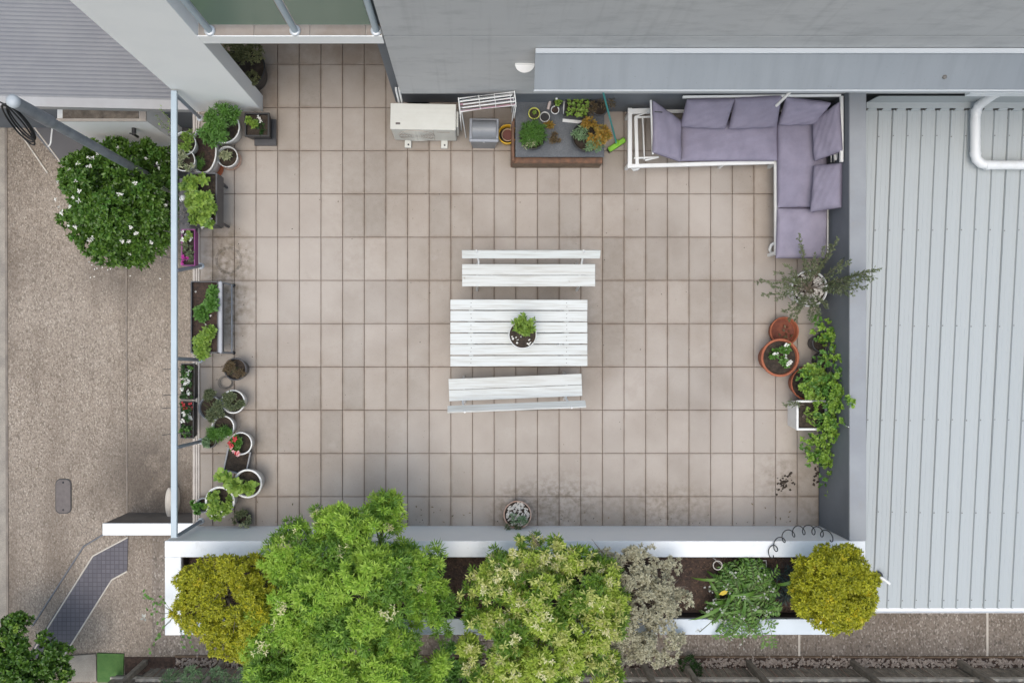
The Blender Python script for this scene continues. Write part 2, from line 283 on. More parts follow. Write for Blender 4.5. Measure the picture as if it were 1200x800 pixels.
# ------------------------------------------------------------------ object helpers
def tag(o, label=None, cat=None, group=None, kind=None):
    if label: o['label'] = label
    if cat: o['category'] = cat
    if group: o['group'] = group
    if kind: o['kind'] = kind
    return o
def thing(name, label, cat, loc=(0, 0, 0), rz=0, group=None):
    o = bpy.data.objects.new(name, None); o.empty_display_size = .1; COL.objects.link(o)
    o.location = loc; o.rotation_euler = (0, 0, rz)
    return tag(o, label, cat, group)
class MB:
    def __init__(s): s.v = []; s.f = []; s.smooth = []
    def add(s, vs, fs, sm=False):
        k = len(s.v); s.v += [tuple(v) for v in vs]; s.f += [tuple(i + k for i in f) for f in fs]; s.smooth += [sm] * len(fs); return s
    def box(s, c, d, rot=(0, 0, 0), bev=0.0):
        c = Vector(c); E = Euler(rot).to_matrix(); x, y, z = d[0] / 2, d[1] / 2, d[2] / 2
        if bev <= 0:
            vs = [c + E @ Vector((i * x, j * y, k * z)) for k in (-1, 1) for j in (-1, 1) for i in (-1, 1)]
            return s.add(vs, [(0, 2, 3, 1), (4, 5, 7, 6), (0, 1, 5, 4), (2, 6, 7, 3), (0, 4, 6, 2), (1, 3, 7, 5)])
        bm = bmesh.new(); bmesh.ops.create_cube(bm, size=1)
        for v in bm.verts: v.co = Vector((v.co.x * d[0], v.co.y * d[1], v.co.z * d[2]))
        bmesh.ops.bevel(bm, geom=bm.edges[:], offset=bev, segments=1, affect='EDGES')
        bm.verts.ensure_lookup_table(); vs = [c + E @ v.co for v in bm.verts]; fs = [[v.index for v in f.verts] for f in bm.faces]; bm.free()
        return s.add(vs, fs)
    def boxc(s, a, b, bev=0.0):
        a = Vector(a); b = Vector(b); return s.box((a + b) / 2, [abs(q) for q in (b - a)], bev=bev)
    def prism(s, pts, z0, z1):
        n_ = len(pts); a = sum(pts[i][0] * pts[(i + 1) % n_][1] - pts[(i + 1) % n_][0] * pts[i][1] for i in range(n_))
        if a < 0: pts = pts[::-1]
        vs = [(p[0], p[1], z0) for p in pts] + [(p[0], p[1], z1) for p in pts]
        fs = [tuple(range(n_))[::-1], tuple(range(n_, 2 * n_))] + [(i, (i + 1) % n_, n_ + (i + 1) % n_, n_ + i) for i in range(n_)]
        return s.add(vs, fs)
    def tube(s, pts, r, seg=8, cap=True):
        pts = [Vector(p) for p in pts]; n_ = len(pts)
        rs = r if isinstance(r, (list, tuple)) else [r] * n_
        vs = []; ref = None
        for i, p in enumerate(pts):
            d = (pts[min(i + 1, n_ - 1)] - pts[max(i - 1, 0)]).normalized()
            if ref is None: ref = Vector((0, 0, 1)) if abs(d.z) < .9 else Vector((1, 0, 0))
            u = d.cross(ref)
            if u.length < 1e-4: u = d.orthogonal()
            u.normalize(); v = d.cross(u).normalized(); ref = u.cross(d).normalized()
            for k in range(seg):
                a = 2 * PI * k / seg; vs.append(p + (u * math.cos(a) + v * math.sin(a)) * rs[i])
        fs = [(i * seg + k, i * seg + (k + 1) % seg, (i + 1) * seg + (k + 1) % seg, (i + 1) * seg + k) for i in range(n_ - 1) for k in range(seg)]
        s.add(vs, fs, True)
        if cap: s.add(vs[:seg], [tuple(range(seg))[::-1]]); s.add(vs[-seg:], [tuple(range(seg))])
        return s
    def lathe(s, prof, c=(0, 0, 0), seg=28, sx=1, sy=1, wob=0, cap=False):
        vs = []
        for (r, z) in prof:
            for k in range(seg):
                a = 2 * PI * k / seg; q = 1 + wob * math.sin(3 * a + r * 9)
                vs.append((c[0] + r * sx * q * math.cos(a), c[1] + r * sy * q * math.sin(a), c[2] + z))
        n_ = len(prof)
        fs = [(i * seg + k, i * seg + (k + 1) % seg, (i + 1) * seg + (k + 1) % seg, (i + 1) * seg + k) for i in range(n_ - 1) for k in range(seg)]
        s.add(vs, fs, True)
        return s
    def disc(s, r, c, seg=28, sx=1, sy=1, bumpy=0):
        vs = [(c[0], c[1], c[2] + bumpy)] + [(c[0] + r * sx * math.cos(2 * PI * k / seg), c[1] + r * sy * math.sin(2 * PI * k / seg), c[2]) for k in range(seg)]
        return s.add(vs, [(0, 1 + k, 1 + (k + 1) % seg) for k in range(seg)], bumpy > 0)
    def build(s, name, m, parent=None):
        me = bpy.data.meshes.new(name); me.from_pydata(s.v, [], s.f); me.polygons.foreach_set('use_smooth', s.smooth)
        bm = bmesh.new(); bm.from_mesh(me)
        bm.to_mesh(me); bm.free(); me.materials.append(m); me.update()
        o = bpy.data.objects.new(name, me); COL.objects.link(o)
        if parent: o.parent = parent
        return o
def np_mesh(name, V, Fc, m, parent=None, smooth=False):
    me = bpy.data.meshes.new(name); nv = len(V); nf, k = Fc.shape
    me.vertices.add(nv); me.vertices.foreach_set('co', V.astype(np.float32).ravel())
    me.loops.add(nf * k); me.loops.foreach_set('vertex_index', Fc.astype(np.int32).ravel())
    me.polygons.add(nf); me.polygons.foreach_set('loop_start', np.arange(0, nf * k, k, dtype=np.int32))
    if smooth: me.polygons.foreach_set('use_smooth', np.ones(nf, bool))
    me.update(calc_edges=True); me.materials.append(m)
    o = bpy.data.objects.new(name, me); COL.objects.link(o)
    if parent: o.parent = parent
    return o
def struct(name, mb, m, parent=None):
    o = mb.build(name, m, parent)
    if not parent: o['kind'] = 'structure'
    return o

# foliage -----------------------------------------------------------
def norm(a): return a / np.maximum(np.linalg.norm(a, axis=-1, keepdims=True), 1e-9)
def leaf_geo(pos, d, nr, Ln, Wd, droop=.1, shape='kite'):
    d = norm(d); side = norm(np.cross(d, nr)); nr = np.cross(side, d); Ln = Ln[:, None]; Wd = Wd[:, None]
    dz = np.array([0, 0, -1.])[None] * Ln * droop
    if shape == 'kite':
        T = [(0, 0, 0), (.5, .5, .12), (1, 0, 0), (.5, -.5, .12)]; fc = np.array([[0, 3, 2], [0, 2, 1]])
    else:
        T = [(0, 0, 0), (.25, .42, .10), (.65, .48, .10), (1, 0, -.02), (.65, -.48, .10), (.25, -.42, .10), (.45, 0, 0)]
        fc = np.array([[0, 6, 1], [1, 6, 2], [2, 6, 3], [3, 6, 4], [4, 6, 5], [5, 6, 0]])
    Vs = np.stack([pos + d * Ln * t[0] + side * Wd * t[1] + nr * Wd * t[2] + dz * t[0] ** 2 for t in T], 1)
    N = len(pos); k = len(T)
    Fs = (fc[None] + (np.arange(N) * k)[:, None, None]).reshape(-1, 3)
    return Vs.reshape(-1, 3), Fs
def rosettes(C, A, nl, Ln, Wd, e0=25, e1=85, droop=.12, jit=.3, shape='kite'):
    A = norm(A); N = len(C); ref = np.where(np.abs(A[:, 2:3]) < .9, np.array([[0, 0, 1.]]), np.array([[1., 0, 0]]))
    u = norm(np.cross(A, ref)); v = np.cross(A, u)
    i = np.arange(nl)[None]; ph = i * 2.399 + rng.uniform(0, 6.28, (N, 1)) + rng.normal(0, .25, (N, nl))
    el = np.radians(e0 + (e1 - e0) * (i / max(nl - 1, 1)) + rng.normal(0, 8, (N, nl)))
    d = np.cos(el)[..., None] * A[:, None] + np.sin(el)[..., None] * (np.cos(ph)[..., None] * u[:, None] + np.sin(ph)[..., None] * v[:, None])
    d = d + rng.normal(0, .08, d.shape)
    nr = A[:, None] + rng.normal(0, jit * .5, d.shape)
    Lr = Ln * rng.uniform(.65, 1.15, (N, nl)) * rng.uniform(.75, 1.2, (N, 1)); Wr = Wd * rng.uniform(.75, 1.2, (N, nl))
    pos = C[:, None] + d * (Ln * .06) + A[:, None] * (rng.uniform(-.25, .1, (N, nl, 1)) * Ln)
    return leaf_geo(pos.reshape(-1, 3), d.reshape(-1, 3), nr.reshape(-1, 3), Lr.ravel(), Wr.ravel(), droop, shape)
def shell_points(ells, n_, lo=.72, hi=1.05, up=.35, gap=0.0, gs=3.0, below=-.35):
    """points through the outer part of a lobed crown, most on the upper side; axes point outward"""
    E = np.array([(e[0], e[1], e[2], e[3], e[4], e[5]) for e in ells]); wts = E[:, 3] * E[:, 4]; wts = wts / wts.sum()
    P = []; A = []; tot = 0
    while tot < n_:
        m_ = n_ * 2; k = rng.choice(len(E), m_, p=wts); d = norm(rng.normal(0, 1, (m_, 3))); keep = d[:, 2] > below; k = k[keep]; d = d[keep]
        r = lo + (hi - lo) * rng.uniform(0, 1, len(k)) ** .6
        p = E[k, :3] + d * E[k, 3:6] * r[:, None]
        a = norm(norm(d / E[k, 3:6]) + np.array([0, 0, up]) + rng.normal(0, .22, d.shape))
        dd = np.full(len(p), 9.0)
        for q in range(len(E)):
            t = np.linalg.norm((p - E[q, :3]) / E[q, 3:6], axis=1); t[k == q] = 9; dd = np.minimum(dd, t)
        ok = dd > lo * .92
        if gap > 0:
            g = np.sin(p[:, 0] * gs * 2.1 + 1.3 * np.sin(p[:, 1] * gs)) * np.sin(p[:, 1] * gs * 1.9 + 2 + 1.1 * np.sin(p[:, 2] * gs * 1.3)) + .5 * np.sin(p[:, 0] * gs * 4.7 + p[:, 1] * gs * 3.1)
            ok &= g < (1.3 - gap * 1.6) 
        P.append(p[ok]); A.append(a[ok]); tot += ok.sum()
    return np.concatenate(P)[:n_], np.concatenate(A)[:n_]
def sub_lobes(ells, n_, k, flat=.7):
    out = []
    for e in ells:
        m_ = max(3, int(n_)); d = norm(rng.normal(0, 1, (m_ * 3, 3)) + [0, 0, .45]); d = d[d[:, 2] > -.3][:m_]
        for q in d:
            r = rng.uniform(.7, 1.0); kk = k * rng.uniform(.7, 1.3); out.append((e[0] + q[0] * e[3] * r, e[1] + q[1] * e[4] * r, e[2] + q[2] * e[5] * r, e[3] * kk, e[4] * kk, e[5] * kk * flat / .7))
    return out
def petals(C, r, m, parent, name='flower', nl=6, A=None, w=.5):
    C = np.atleast_2d(np.array(C, float)); A = np.tile([0, 0, 1.], (len(C), 1)) + rng.normal(0, .25, C.shape) if A is None else A
    V, Fc = rosettes(C, A, nl, r, r * w, 55, 85, 0.0)
    return np_mesh(name, V, Fc, m, parent)
def limbs(base, tops, r0=.05, m=None, parent=None, name='trunk', fork=.35):
    """tapered trunk that forks into limbs reaching the lobes of the crown"""
    mb = MB(); base = Vector(base); mean = sum((Vector(t) for t in tops), Vector()) / len(tops)
    fk = base.lerp(mean, fork); mb.tube([base, base.lerp(fk, .5) + Vector((random.uniform(-.03, .03), random.uniform(-.03, .03), 0)), fk], [r0 * 1.15, r0, r0 * .85], 8)
    for t in tops:
        t = Vector(t); m1 = fk.lerp(t, .5) + Vector((random.uniform(-.06, .06), random.uniform(-.06, .06), .06))
        mb.tube([fk, m1, t], [r0 * .6, r0 * .4, r0 * .18], 6)
        for q in range(4):
            s_ = m1.lerp(t, random.uniform(0, .9)); e = t + Vector((random.uniform(-1, 1), random.uniform(-1, 1), random.uniform(-.2, .8))) * .3
            mb.tube([s_, s_.lerp(e, .5) + Vector((0, 0, .03)), e], [r0 * .25, r0 * .16, r0 * .06], 5)
    return mb.build(name, m or M['bark'], parent)
def crown_ells(base, lst):
    """lobes listed as px, py, z, radius in px, flattening"""
    out = []
    for (px, py, z, rp, fl) in lst:
        c = W(px, py, z) - Vector(base); r = S(rp, z); out.append((c.x, c.y, c.z, r, r, r * fl))
    return out

# ================================================================== THE SETTING
# --- ground level
g = MB(); g.add([(-40, -40, ZG - .006), (40, -40, ZG - .006), (40, 40, ZG - .006), (-40, 40, ZG - .006)], [(0, 1, 2, 3)])
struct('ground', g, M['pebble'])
def sheet(name, pts, m, dz, z=ZG, thick=.05):
    q = [W(p[0], p[1], z + dz) for p in pts]; mb = MB(); mb.prism([(p.x, p.y) for p in q], z + dz - thick - .002, z + dz); return struct(name, mb, m)
sheet('side_path', [(120, 640), (1500, 640), (1500, 772), (160, 772), (150, 745)][0:1] and [(178, 628), (1700, 628), (1700, 768.5), (178, 767)], M['pebble_dark'], 0, thick=.04)
sheet('concrete_kerb', [(-200, -200), (5, -200), (8, 1000), (-200, 1000)], M['concrete'], .004)
mbg = MB()
for a, b, wd in (((6, -150), (9.5, 1000), .02), ((147.5, 150), (149, 600), .012)):
    p, q = W(*a, ZG), W(*b, ZG); mbg.prism([(p.x - wd, p.y), (p.x + wd, p.y), (q.x + wd, q.y), (q.x - wd, q.y)], ZG - .03, ZG + .0065)
struct('expansion_joint', mbg, mat('worn_joint', (.17, .145, .125), .9, c2=(.26, .22, .185), scale=5))
mbg = MB()
for px in (937, 1157.5, 700, 480):
    p, q = W(px - .5, 744, ZG), W(px + .5, 768, ZG); mbg.prism([(p.x - .018, p.y + .5), (p.x + .018, p.y + .5), (p.x + .018, q.y), (p.x - .018, q.y)], ZG - .03, ZG + .0045)
struct('path_joint', mbg, M['cream'])
sheet('mosaic_path', [(150, 630), (149, 668), (131, 678), (74, 768), (30, 772), (40, 756), (107, 653)], M['gtile'], .008)
sheet('entry_path', [(17, 122), (76, 200), (112, 235), (236, 235), (236, 60), (17, 60)], M['slabgrey'], .008)
sheet('cream_pad', [(-20, 100), (16, 122), (12, 148), (-20, 142)], M['cream'], .012)
mb = MB()
for path in ([(126, 623), (98, 640), (38, 733)], [(14, 124), (76, 196)]):
    for a, b in zip(path, path[1:]):
        p, q = W(*a, ZG), W(*b, ZG); mb.tube([p, q], .016, 5)
struct('drain_channel', mb, M['slit'])
mb = MB()
for path in ([(109, 651), (41, 759)], [(109, 651), (150, 629)], [(149, 669), (131, 679), (75, 768)], [(19, 121), (78, 200)], [(10, 136), (56, 203)]):
    for a, b in zip(path, path[1:]): mb.tube([W(*a, ZG), W(*b, ZG)], .017, 5)
struct('path_edging', mb, M['cream'])
sheet('concrete_slab', [(72, 769), (112, 766), (113, 798), (69, 799)], M['concrete'], .03)
sheet('artificial_turf', [(113.5, 765), (145, 766), (144, 799), (114, 799)], M['turf'], .025)
sheet('garden_bed', [(146, 769.5), (1700, 770.5), (1700, 812), (146, 812)], M['mulch'], .012)
sheet('bed_edging', [(205, 768), (1700, 769.5), (1700, 771.2), (205, 770)], M['timber_old'], .03)
# gravel strip along the fence: too many stones to count
nst = 2600; X0, Y0 = W(205, 776, ZG)[:2]; X1 = W(1260, 776, ZG).x
px_ = rng.uniform(X0, X1, nst); py_ = Y0 + rng.normal(0, .045, nst); C = np.stack([px_, py_, np.full(nst, ZG + .015)], 1)
T = np.array([(1, 0, 0), (0, 1, 0), (-1, 0, 0), (0, -1, 0), (0, 0, 1), (.6, .6, .5)]); fc = np.array([[0, 5, 4], [5, 1, 4], [1, 2, 4], [2, 3, 4], [3, 0, 4], [0, 1, 5]])
sc_ = rng.uniform(.012, .032, (nst, 1, 1)); V = C[:, None] + (T[None] + rng.normal(0, .18, (nst, 6, 3))) * sc_
o = np_mesh('gravel', V.reshape(-1, 3), (fc[None] + (np.arange(nst) * 6)[:, None, None]).reshape(-1, 3), mat('pale_gravel', (.42, .36, .31), .9, c2=(.25, .2, .17), scale=20)); tag(o, 'strip of pale pinkish gravel between path and paling fence', 'gravel', kind='stuff')

# --- terrace floor with its tiles
floor = MB(); a = W(226, 631, 0); b = W(1000, 0, 0)
floor.boxc((a.x, a.y, -.30), (b.x, W(0, 8).y, -.018)); floor_o = struct('terrace_floor', floor, M['grout'])
tm = MB(); tm.box((0, 0, -.011), (.2932, .5932, .022), bev=.003); tile0 = tm.build('tile', M['tile'], floor_o); tmesh = tile0.data
ntile = 1
def put_tile(cx, cy, sx=1.0, sy=1.0, first=[True]):
    global ntile
    if first[0]: o = tile0; first[0] = False
    else:
        o = tile0.copy(); COL.objects.link(o); o.parent = floor_o; ntile += 1
    o.location = (cx, cy, random.uniform(-.0008, .0008)); o.scale = (sx, sy, 1)
    o.rotation_euler = (random.gauss(0, .0012), random.gauss(0, .001), random.gauss(0, .0012))
X_ = lambda px: (px - 560) * H / F
Y_ = lambda py: (420 - py) * H / F
rest = []
for k in range(-4, 25):
    x0 = 325.4 + 25.37 * k; x1 = x0 + 25.37
    if k == -4: x0 = 234.5
    for r in range(0, 11):
        y0 = 126.1 + 50.61 * (r - 1); y1 = y0 + 50.61
        if r == 0:
            continue
        if r == 10: y1 = 618
        put_tile((X_(x0) + X_(x1)) / 2, (Y_(y0) + Y_(y1)) / 2, (x1 - x0) / 25.37, (y1 - y0) / 50.61)
for k in range(-2, 7):
    for r in range(-1, 1):
        x0 = 325.4 + 25.37 * k; y0 = 126.1 + 50.61 * (r - 1)
        if r == 0 and ntile < 299 and -1 < k < 6: put_tile(X_(x0 + 12.69), Y_(y0 + 25.3))
        else: rest.append((X_(x0 + 12.69), Y_(y0 + 25.3)))
mr = MB()
for k in range(6, 11): mr.boxc((X_(325.4 + 25.37 * k) + .004, Y_(125.6), -.022), (X_(325.4 + 25.37 * (k + 1)) - .004, Y_(119), 0))
for (x, y) in rest: mr.box((x, y, -.011), (.2925, .5925, .022), bev=.0035)
o = mr.build('alcove_tiles', M['tile'], floor_o); o['kind'] = 'stuff'
mb = MB(); mb.boxc((X_(226), Y_(617), -.30), (X_(228.6), Y_(131), .006)); mb.boxc((X_(229.2), Y_(617), -.05), (X_(231.4), Y_(131), .003)); mb.boxc((X_(232), Y_(617), -.05), (X_(233.8), Y_(131), .001))
mb.build('edge_strip', M['edge'], floor_o)

# --- lower storey under the terrace
und = thing('lower_storey', 'white rendered lower storey wall carrying the terrace above the driveway', 'building', (X_(226), Y_(617), ZG))
mb = MB(); mb.boxc((.02, -.0, .0), (9.2, 7.0, 2.38)); mb.build('wall', M['white'], und)

# --- white parapet and planter at the south
par = thing('parapet_planter', 'long white rendered parapet with built in planter trough along the terrace edge', 'planter wall', (0, Y_(616), 0))
zt = .95; yb = Y_(616)
pN = W(0, 633.3, zt).y; yS0 = W(0, 652.5, zt).y; yS1 = W(0, 725.5, zt).y; yS2 = W(0, 744, zt).y; xa = W(193, 0, zt).x; xb = W(212, 0, zt).x; xe = W(980, 0, zt).x; xr = W(1014, 0, zt).x
pin = lambda p: (p[0], p[1] - yb)
def pbox(x0, y0, z0, x1, y1, z1, m, nm, bev=.006):
    mb = MB(); mb.boxc((x0, y0 - yb, z0), (x1, y1 - yb, z1), bev=bev); return mb.build(nm, m, par)
pbox(xa, yb, -.32, xr, yS0, zt - .012, M['white'], 'parapet'); pbox(xa + .001, yb - .0, zt - .011, xr, yS0 + .001, zt, M['whitecap'], 'capping', .003)  # one wall, two whites: top darkened, face brightened, to offset the light
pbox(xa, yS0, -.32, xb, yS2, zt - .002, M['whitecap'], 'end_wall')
pbox(xb + .001, yS1, -.32, xe, yS2, zt - .02, M['bluecap'], 'outer_wall')
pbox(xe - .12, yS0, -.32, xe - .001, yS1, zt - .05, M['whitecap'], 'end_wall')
pbox(xb, yS0, .2, xe - .12, yS1, .70, M['mulch'], 'soil')
mb = MB(); mb.boxc((xb, yS1 + .012 - yb, .6), (xe - .12, yS1 + .0005 - yb, zt - .05)); mb.boxc((xb, yS0 - .0005 - yb, .6), (xe - .12, yS0 - .014 - yb, zt - .04)); mb.boxc((xb + .0005, yS1 + .014 - yb, .6), (xb + .014, yS0 - .015 - yb, zt - .04)); mb.build('liner', M['black'], par)
low = thing('planter_base_wall', 'white rendered wall below the planter trough down to the side path', 'wall', (xa, yS2, ZG))
mb = MB(); mb.boxc((.02, .02, 0), (xe - xa - .02, yb - yS2 - .02, -.322 - ZG)); mb.build('wall', M['white'], low)
# mulch chips
nst = 2500; C = np.stack([rng.uniform(xb + .03, xe - .15, nst), rng.uniform(yS1 + .03, yS0 - .03, nst), np.full(nst, .705)], 1)
V, Fc = leaf_geo(C, norm(rng.normal(0, 1, (nst, 3)) * [1, 1, .25]), rng.normal(0, 1, (nst, 3)) * .4 + [0, 0, 1], rng.uniform(.02, .07, nst), rng.uniform(.01, .03, nst), 0)
tag(np_mesh('mulch_chips', V, Fc, mat('bark_chip', (.15, .09, .06), .9, c2=(.05, .035, .025), scale=30)), 'loose brown bark chips covering the planter soil', 'mulch', kind='stuff')

# --- grey parapet at the east
gp = thing('grey_parapet', 'charcoal grey parapet wall between the terrace and the white metal roof', 'wall', (X_(960), Y_(616), 0))
x0, x1 = X_(960), W(996, 0, zt).x
mb = MB(); hx = W(996, 0, zt).x - x0; hx2 = W(1014, 0, zt).x - x0
mb.boxc((0, 0.002, -.32), (hx2, Y_(131) - Y_(616), zt - .03)); mb.build('wall', M['wall_dark'], gp)
mb = MB(); mb.boxc((hx - .005, .004, zt - .03), (hx2 + .012, Y_(131) - Y_(616) + .002, zt + .003), bev=.004); mb.build('capping', M['wall_cap'], gp)

# --- low wall on the driveway
lw = thing('low_wall', 'low dark driveway wall with bright white cap left of the planter', 'wall', W(150, 603, ZG))
hz = .95; p0 = W(120, 613, ZG + hz) - lw.location; p1 = W(230, 627, ZG + hz) - lw.location
mb = MB(); mb.boxc((p0.x + .01, p0.y - .005, 0), (p1.x, p1.y + .01, hz - .04)); mb.build('wall', mat('dark_brown_render', (.115, .10, .09), .8, c2=(.16, .14, .125), scale=3), lw)  # wall body dark brown under the white cap
mb = MB(); mb.boxc((p0.x, p0.y, hz - .04), (p1.x, p1.y, hz), bev=.006); mb.build('capping', M['whitecap'], lw)

# --- white block wall (north west) 
ww = thing('white_blade_wall', 'tall white rendered blade wall at the end of the glass railed balcony', 'wall', (X_(230), Y_(131), 0))
mb = MB(); mb.boxc((0, 0, -.3), (X_(308) - X_(230), .225, 4.0), bev=.004); mb.build('wall', M['white'], ww)
mb = MB(); mb.boxc((-.03, -.03, 4.0), (X_(308) - X_(230) + .03, .255, 4.04)); mb.build('capping', M['bluecap'], ww)

# --- balcony over the alcove
ba = thing('balcony', 'upper balcony slab with white front edge and green glass balustrade', 'balcony', (X_(308), Y_(131), 2.485))
bx1 = X_(474) - X_(308)
mb = MB(); mb.boxc((.001, .001, 0), (bx1, .05, .186), bev=.002); mb.boxc((.001, -.001, .18), (bx1, .009, .206)); mb.boxc((-.95, .226, 0), (bx1, 2.6, .186)); mb.boxc((0, .05, 0), (bx1, .226, .186)); mb.build('slab', M['white'], ba)
k = 0
for i in range(-2, 4):
    for j in range(4):
        xx0 = .012 + i * .595 ; yy0 = .010 + j * .6
        if i < 0 and j == 0: yy0 = .232
        if xx0 + .59 > bx1 + .6: continue
        mb = MB(); mb.boxc((max(xx0, -.94), yy0, .19), (min(xx0 + .59, bx1 - .01), .010 + j * .6 + .594, .205), bev=.002); mb.build('tile', M['tile'], ba)
yp = Y_(126) - Y_(131) + .005
def loc(px, py, z): return W(px, py, z) - ba.location
for px in (246, 346, 441):
    b0 = loc(px, 36.5, 2.69); mb = MB(); mb.tube([(b0.x, b0.y, .206), (b0.x, b0.y, 1.20)], .035, 12); po = mb.build('post', M['rail'], ba)
    mb = MB(); mb.lathe([(.0, .232), (.052, .232), (.06, .22), (.06, .206)], (b0.x, b0.y, 0), 16); mb.build('flange', M['chrome'], po)
b0 = loc(441, 36.5, 2.69); bL = loc(246, 36.5, 2.69); bm_ = loc(346, 36.5, 2.69)
for s0, s1 in ((bL.x + .05, bm_.x - .05), (bm_.x + .05, b0.x - .04)):
    mb = MB(); mb.boxc((s0, b0.y - .005, .385), (s1, b0.y + .005, 1.17)); mb.build('glass_panel', M['glass'], ba)
mb = MB(); mb.boxc((-.95, b0.y - .03, 1.2), (bx1 - .05, b0.y + .03, 1.235), bev=.006); mb.build('handrail', M['rail'], ba)
s1 = bL.x - .05
mb = MB(); mb.boxc((-.30, .24, .385), (s1 + .0, .25, 1.17)); mb.build('glass_panel', M['glass'], ba)

# --- grey building
gb = thing('grey_building', 'grey rendered house wall with horizontal joints north of the terrace', 'building', (X_(464), Y_(120), 0))
ox, oy = gb.location.x, gb.location.y
def gbox(x0, y0, z0, x1, y1, z1, m, nm, bev=0, par_=None):
    mb = MB(); mb.boxc((x0 - ox, y0 - oy, z0), (x1 - ox, y1 - oy, z1), bev=bev); return mb.build(nm, m, par_ or gb)
XE = X_(1500)
gbox(X_(464), Y_(120), -.02, XE, Y_(120) + 3.0, 3.9, M['wall_dark'], 'core_wall')
xm = X_(600)
gbox(xm + .003, Y_(131), -.02, X_(975), Y_(120) - .0005, .77, M['wall_dark'], 'base_wall')
gbox(X_(475.3), Y_(131), .78, XE, Y_(120) - .0005, 2.70, M['wall'], 'cladding', .004)
gbox(X_(475.5), Y_(131) + .0015, 2.7005, XE - .01, Y_(120) - .0005, 2.7115, M['slit'], 'joint')
gbox(X_(475.3), Y_(131), 2.712, XE, Y_(120) - .0005, 3.9, M['wall'], 'cladding', .004)
gbox(X_(464), Y_(120) + 3.0, 0, X_(200), Y_(120) + 3.05, 3.9, M['wall'], 'rear_wall')
gbox(X_(200), Y_(10), -.02, X_(463.9), Y_(10) + .1, 2.484, M['wall_dark'], 'alcove_wall')
gbox(X_(463), Y_(131) - .02, 3.9, XE, Y_(120) + 3.0, 3.94, M['wall_cap'], 'capping')
# faint trowel joint and string lines
# wall light
wl = thing('wall_light', 'small white half dome light on the grey wall beside the awning', 'light', W(615, 73, 1.87))
wl.location.y = Y_(131)
mb = MB()
for i in range(1): 
    vs = []; nn = 14; mm = 7
    for j in range(mm + 1):
        th = PI / 2 * j / mm
        for q in range(nn + 1):
            a = PI + PI * q / nn
            vs.append((.115 * math.cos(th) * math.cos(a), .115 * math.cos(th) * math.sin(a) * .9, -.10 * math.sin(th)))
    fs = [(j * (nn + 1) + q, j * (nn + 1) + q + 1, (j + 1) * (nn + 1) + q + 1, (j + 1) * (nn + 1) + q) for j in range(mm) for q in range(nn)]
    mb.add(vs, fs, True)
    rim = vs[:nn + 1]; mb.add(rim, [tuple(range(nn + 1))])
mb.build('dome', M['lamp'], wl)
mb = MB(); mb.boxc((-.11, -.012, -.02), (.11, -.0005, .02)); mb.build('back_plate', M['alu'], wl)

# awning over the sofa: fixed metal hood bracketed off the wall
aw = thing('metal_awning', 'long blue grey metal awning fixed to the grey wall above the sofa', 'awning', (X_(600), Y_(131), 2.2))
ax0 = W(627, 0, 2.3).x - aw.location.x; ax1 = XE - aw.location.x
pt = W(0, 56, 2.37); pb = W(0, 105.5, 2.14); Yw = aw.location.y
yt, zt2 = pt.y - Yw - .004, pt.z - 2.2; yb2, zb2 = pb.y - Yw, pb.z - 2.2
yt = -.004
mb = MB()
mb.add([(ax0, yt, zt2), (ax1, yt, zt2), (ax1, yb2, zb2), (ax0, yb2, zb2), (ax0, yt, zt2 - .04), (ax1, yt, zt2 - .04), (ax1, yb2, zb2 - .04), (ax0, yb2, zb2 - .04)],
       [(0, 3, 2, 1), (4, 5, 6, 7), (3, 7, 6, 2), (0, 1, 5, 4), (0, 4, 7, 3), (1, 2, 6, 5)]); mb.build('sheet', M['awning'], aw)
mb = MB(); mb.boxc((ax0 - .004, yb2 - .014, zb2 - .05), (ax1, yb2 - .0005, zb2 + .008)); mb.build('front_edge', M['awning_edge'], aw)
mb = MB(); mb.boxc((ax0, yt - .06, zt2 - .008), (ax1, yt - .004, zt2 + .012), bev=.003); mb.build('flashing', M['awning_edge'], aw)
for px in (928, 636, 1215):
    p = W(px, 106, 2.1) - aw.location; q = W(px - 16.5, 124, 1.25) - aw.location
    mb = MB(); mb.tube([(p.x, yb2 + .02, zb2 - .05), (p.x, -.01, .25 - 1.05)], .016, 6)
    if px == 928: mb.build('bracket', M['alu'], aw)
# thin screw on awning
p = W(1106, 91, 2.2) - aw.location
mb = MB(); mb.lathe([(0, .02), (.02, .018), (.024, .0)], (p.x, p.y, .012), 10); mb.build('screw', M['wire'], aw)
# diagonal strut which shows in front of the cushions
p = W(927, 107, 2.08); q = W(913, 123, 1.75)
mb = MB(); A_ = Vector((p.x, p.y, 2.08)) - aw.location; B_ = Vector((q.x - .02, q.y, 1.72)) - aw.location
mb.tube([A_, B_], .018, 6); mb.build('strut', M['alu'], aw)

# --- garage roof top left
gr = thing('garage_roof', 'grey corrugated garage roof with pale gutter left of the white wall', 'roof', (X_(60), Y_(116), -.3))
def roof_z(x): return .0 - .075 * (x)
mb = MB(); nx = 2; pitch = .058; ny = 95 * 4; x0r, x1r = -2.6, X_(240) - X_(60)
ys = [.10 + i * pitch / 4 for i in range(ny)]; prof = [0, .011, .016, .011]
vs = []
for xx in (x0r, x1r):
    for i, yy in enumerate(ys): vs.append((xx, yy, roof_z(xx) + prof[i % 4] * .5 + .02))
mb.add(vs, [(i, ny + i, ny + i + 1, i + 1) for i in range(ny - 1)]); mb.build('corrugated_sheet', M['roofgrey'], gr)
mb = MB(); vs = []
for xx in (x0r, x1r):
    for (yy, zz) in ((0.0, .0), (0.0, .03), (.015, .035), (.13, .045), (.17, .02), (.17, -.1), (0.0, -.1)): vs.append((xx, yy - .03, roof_z(xx) + zz))
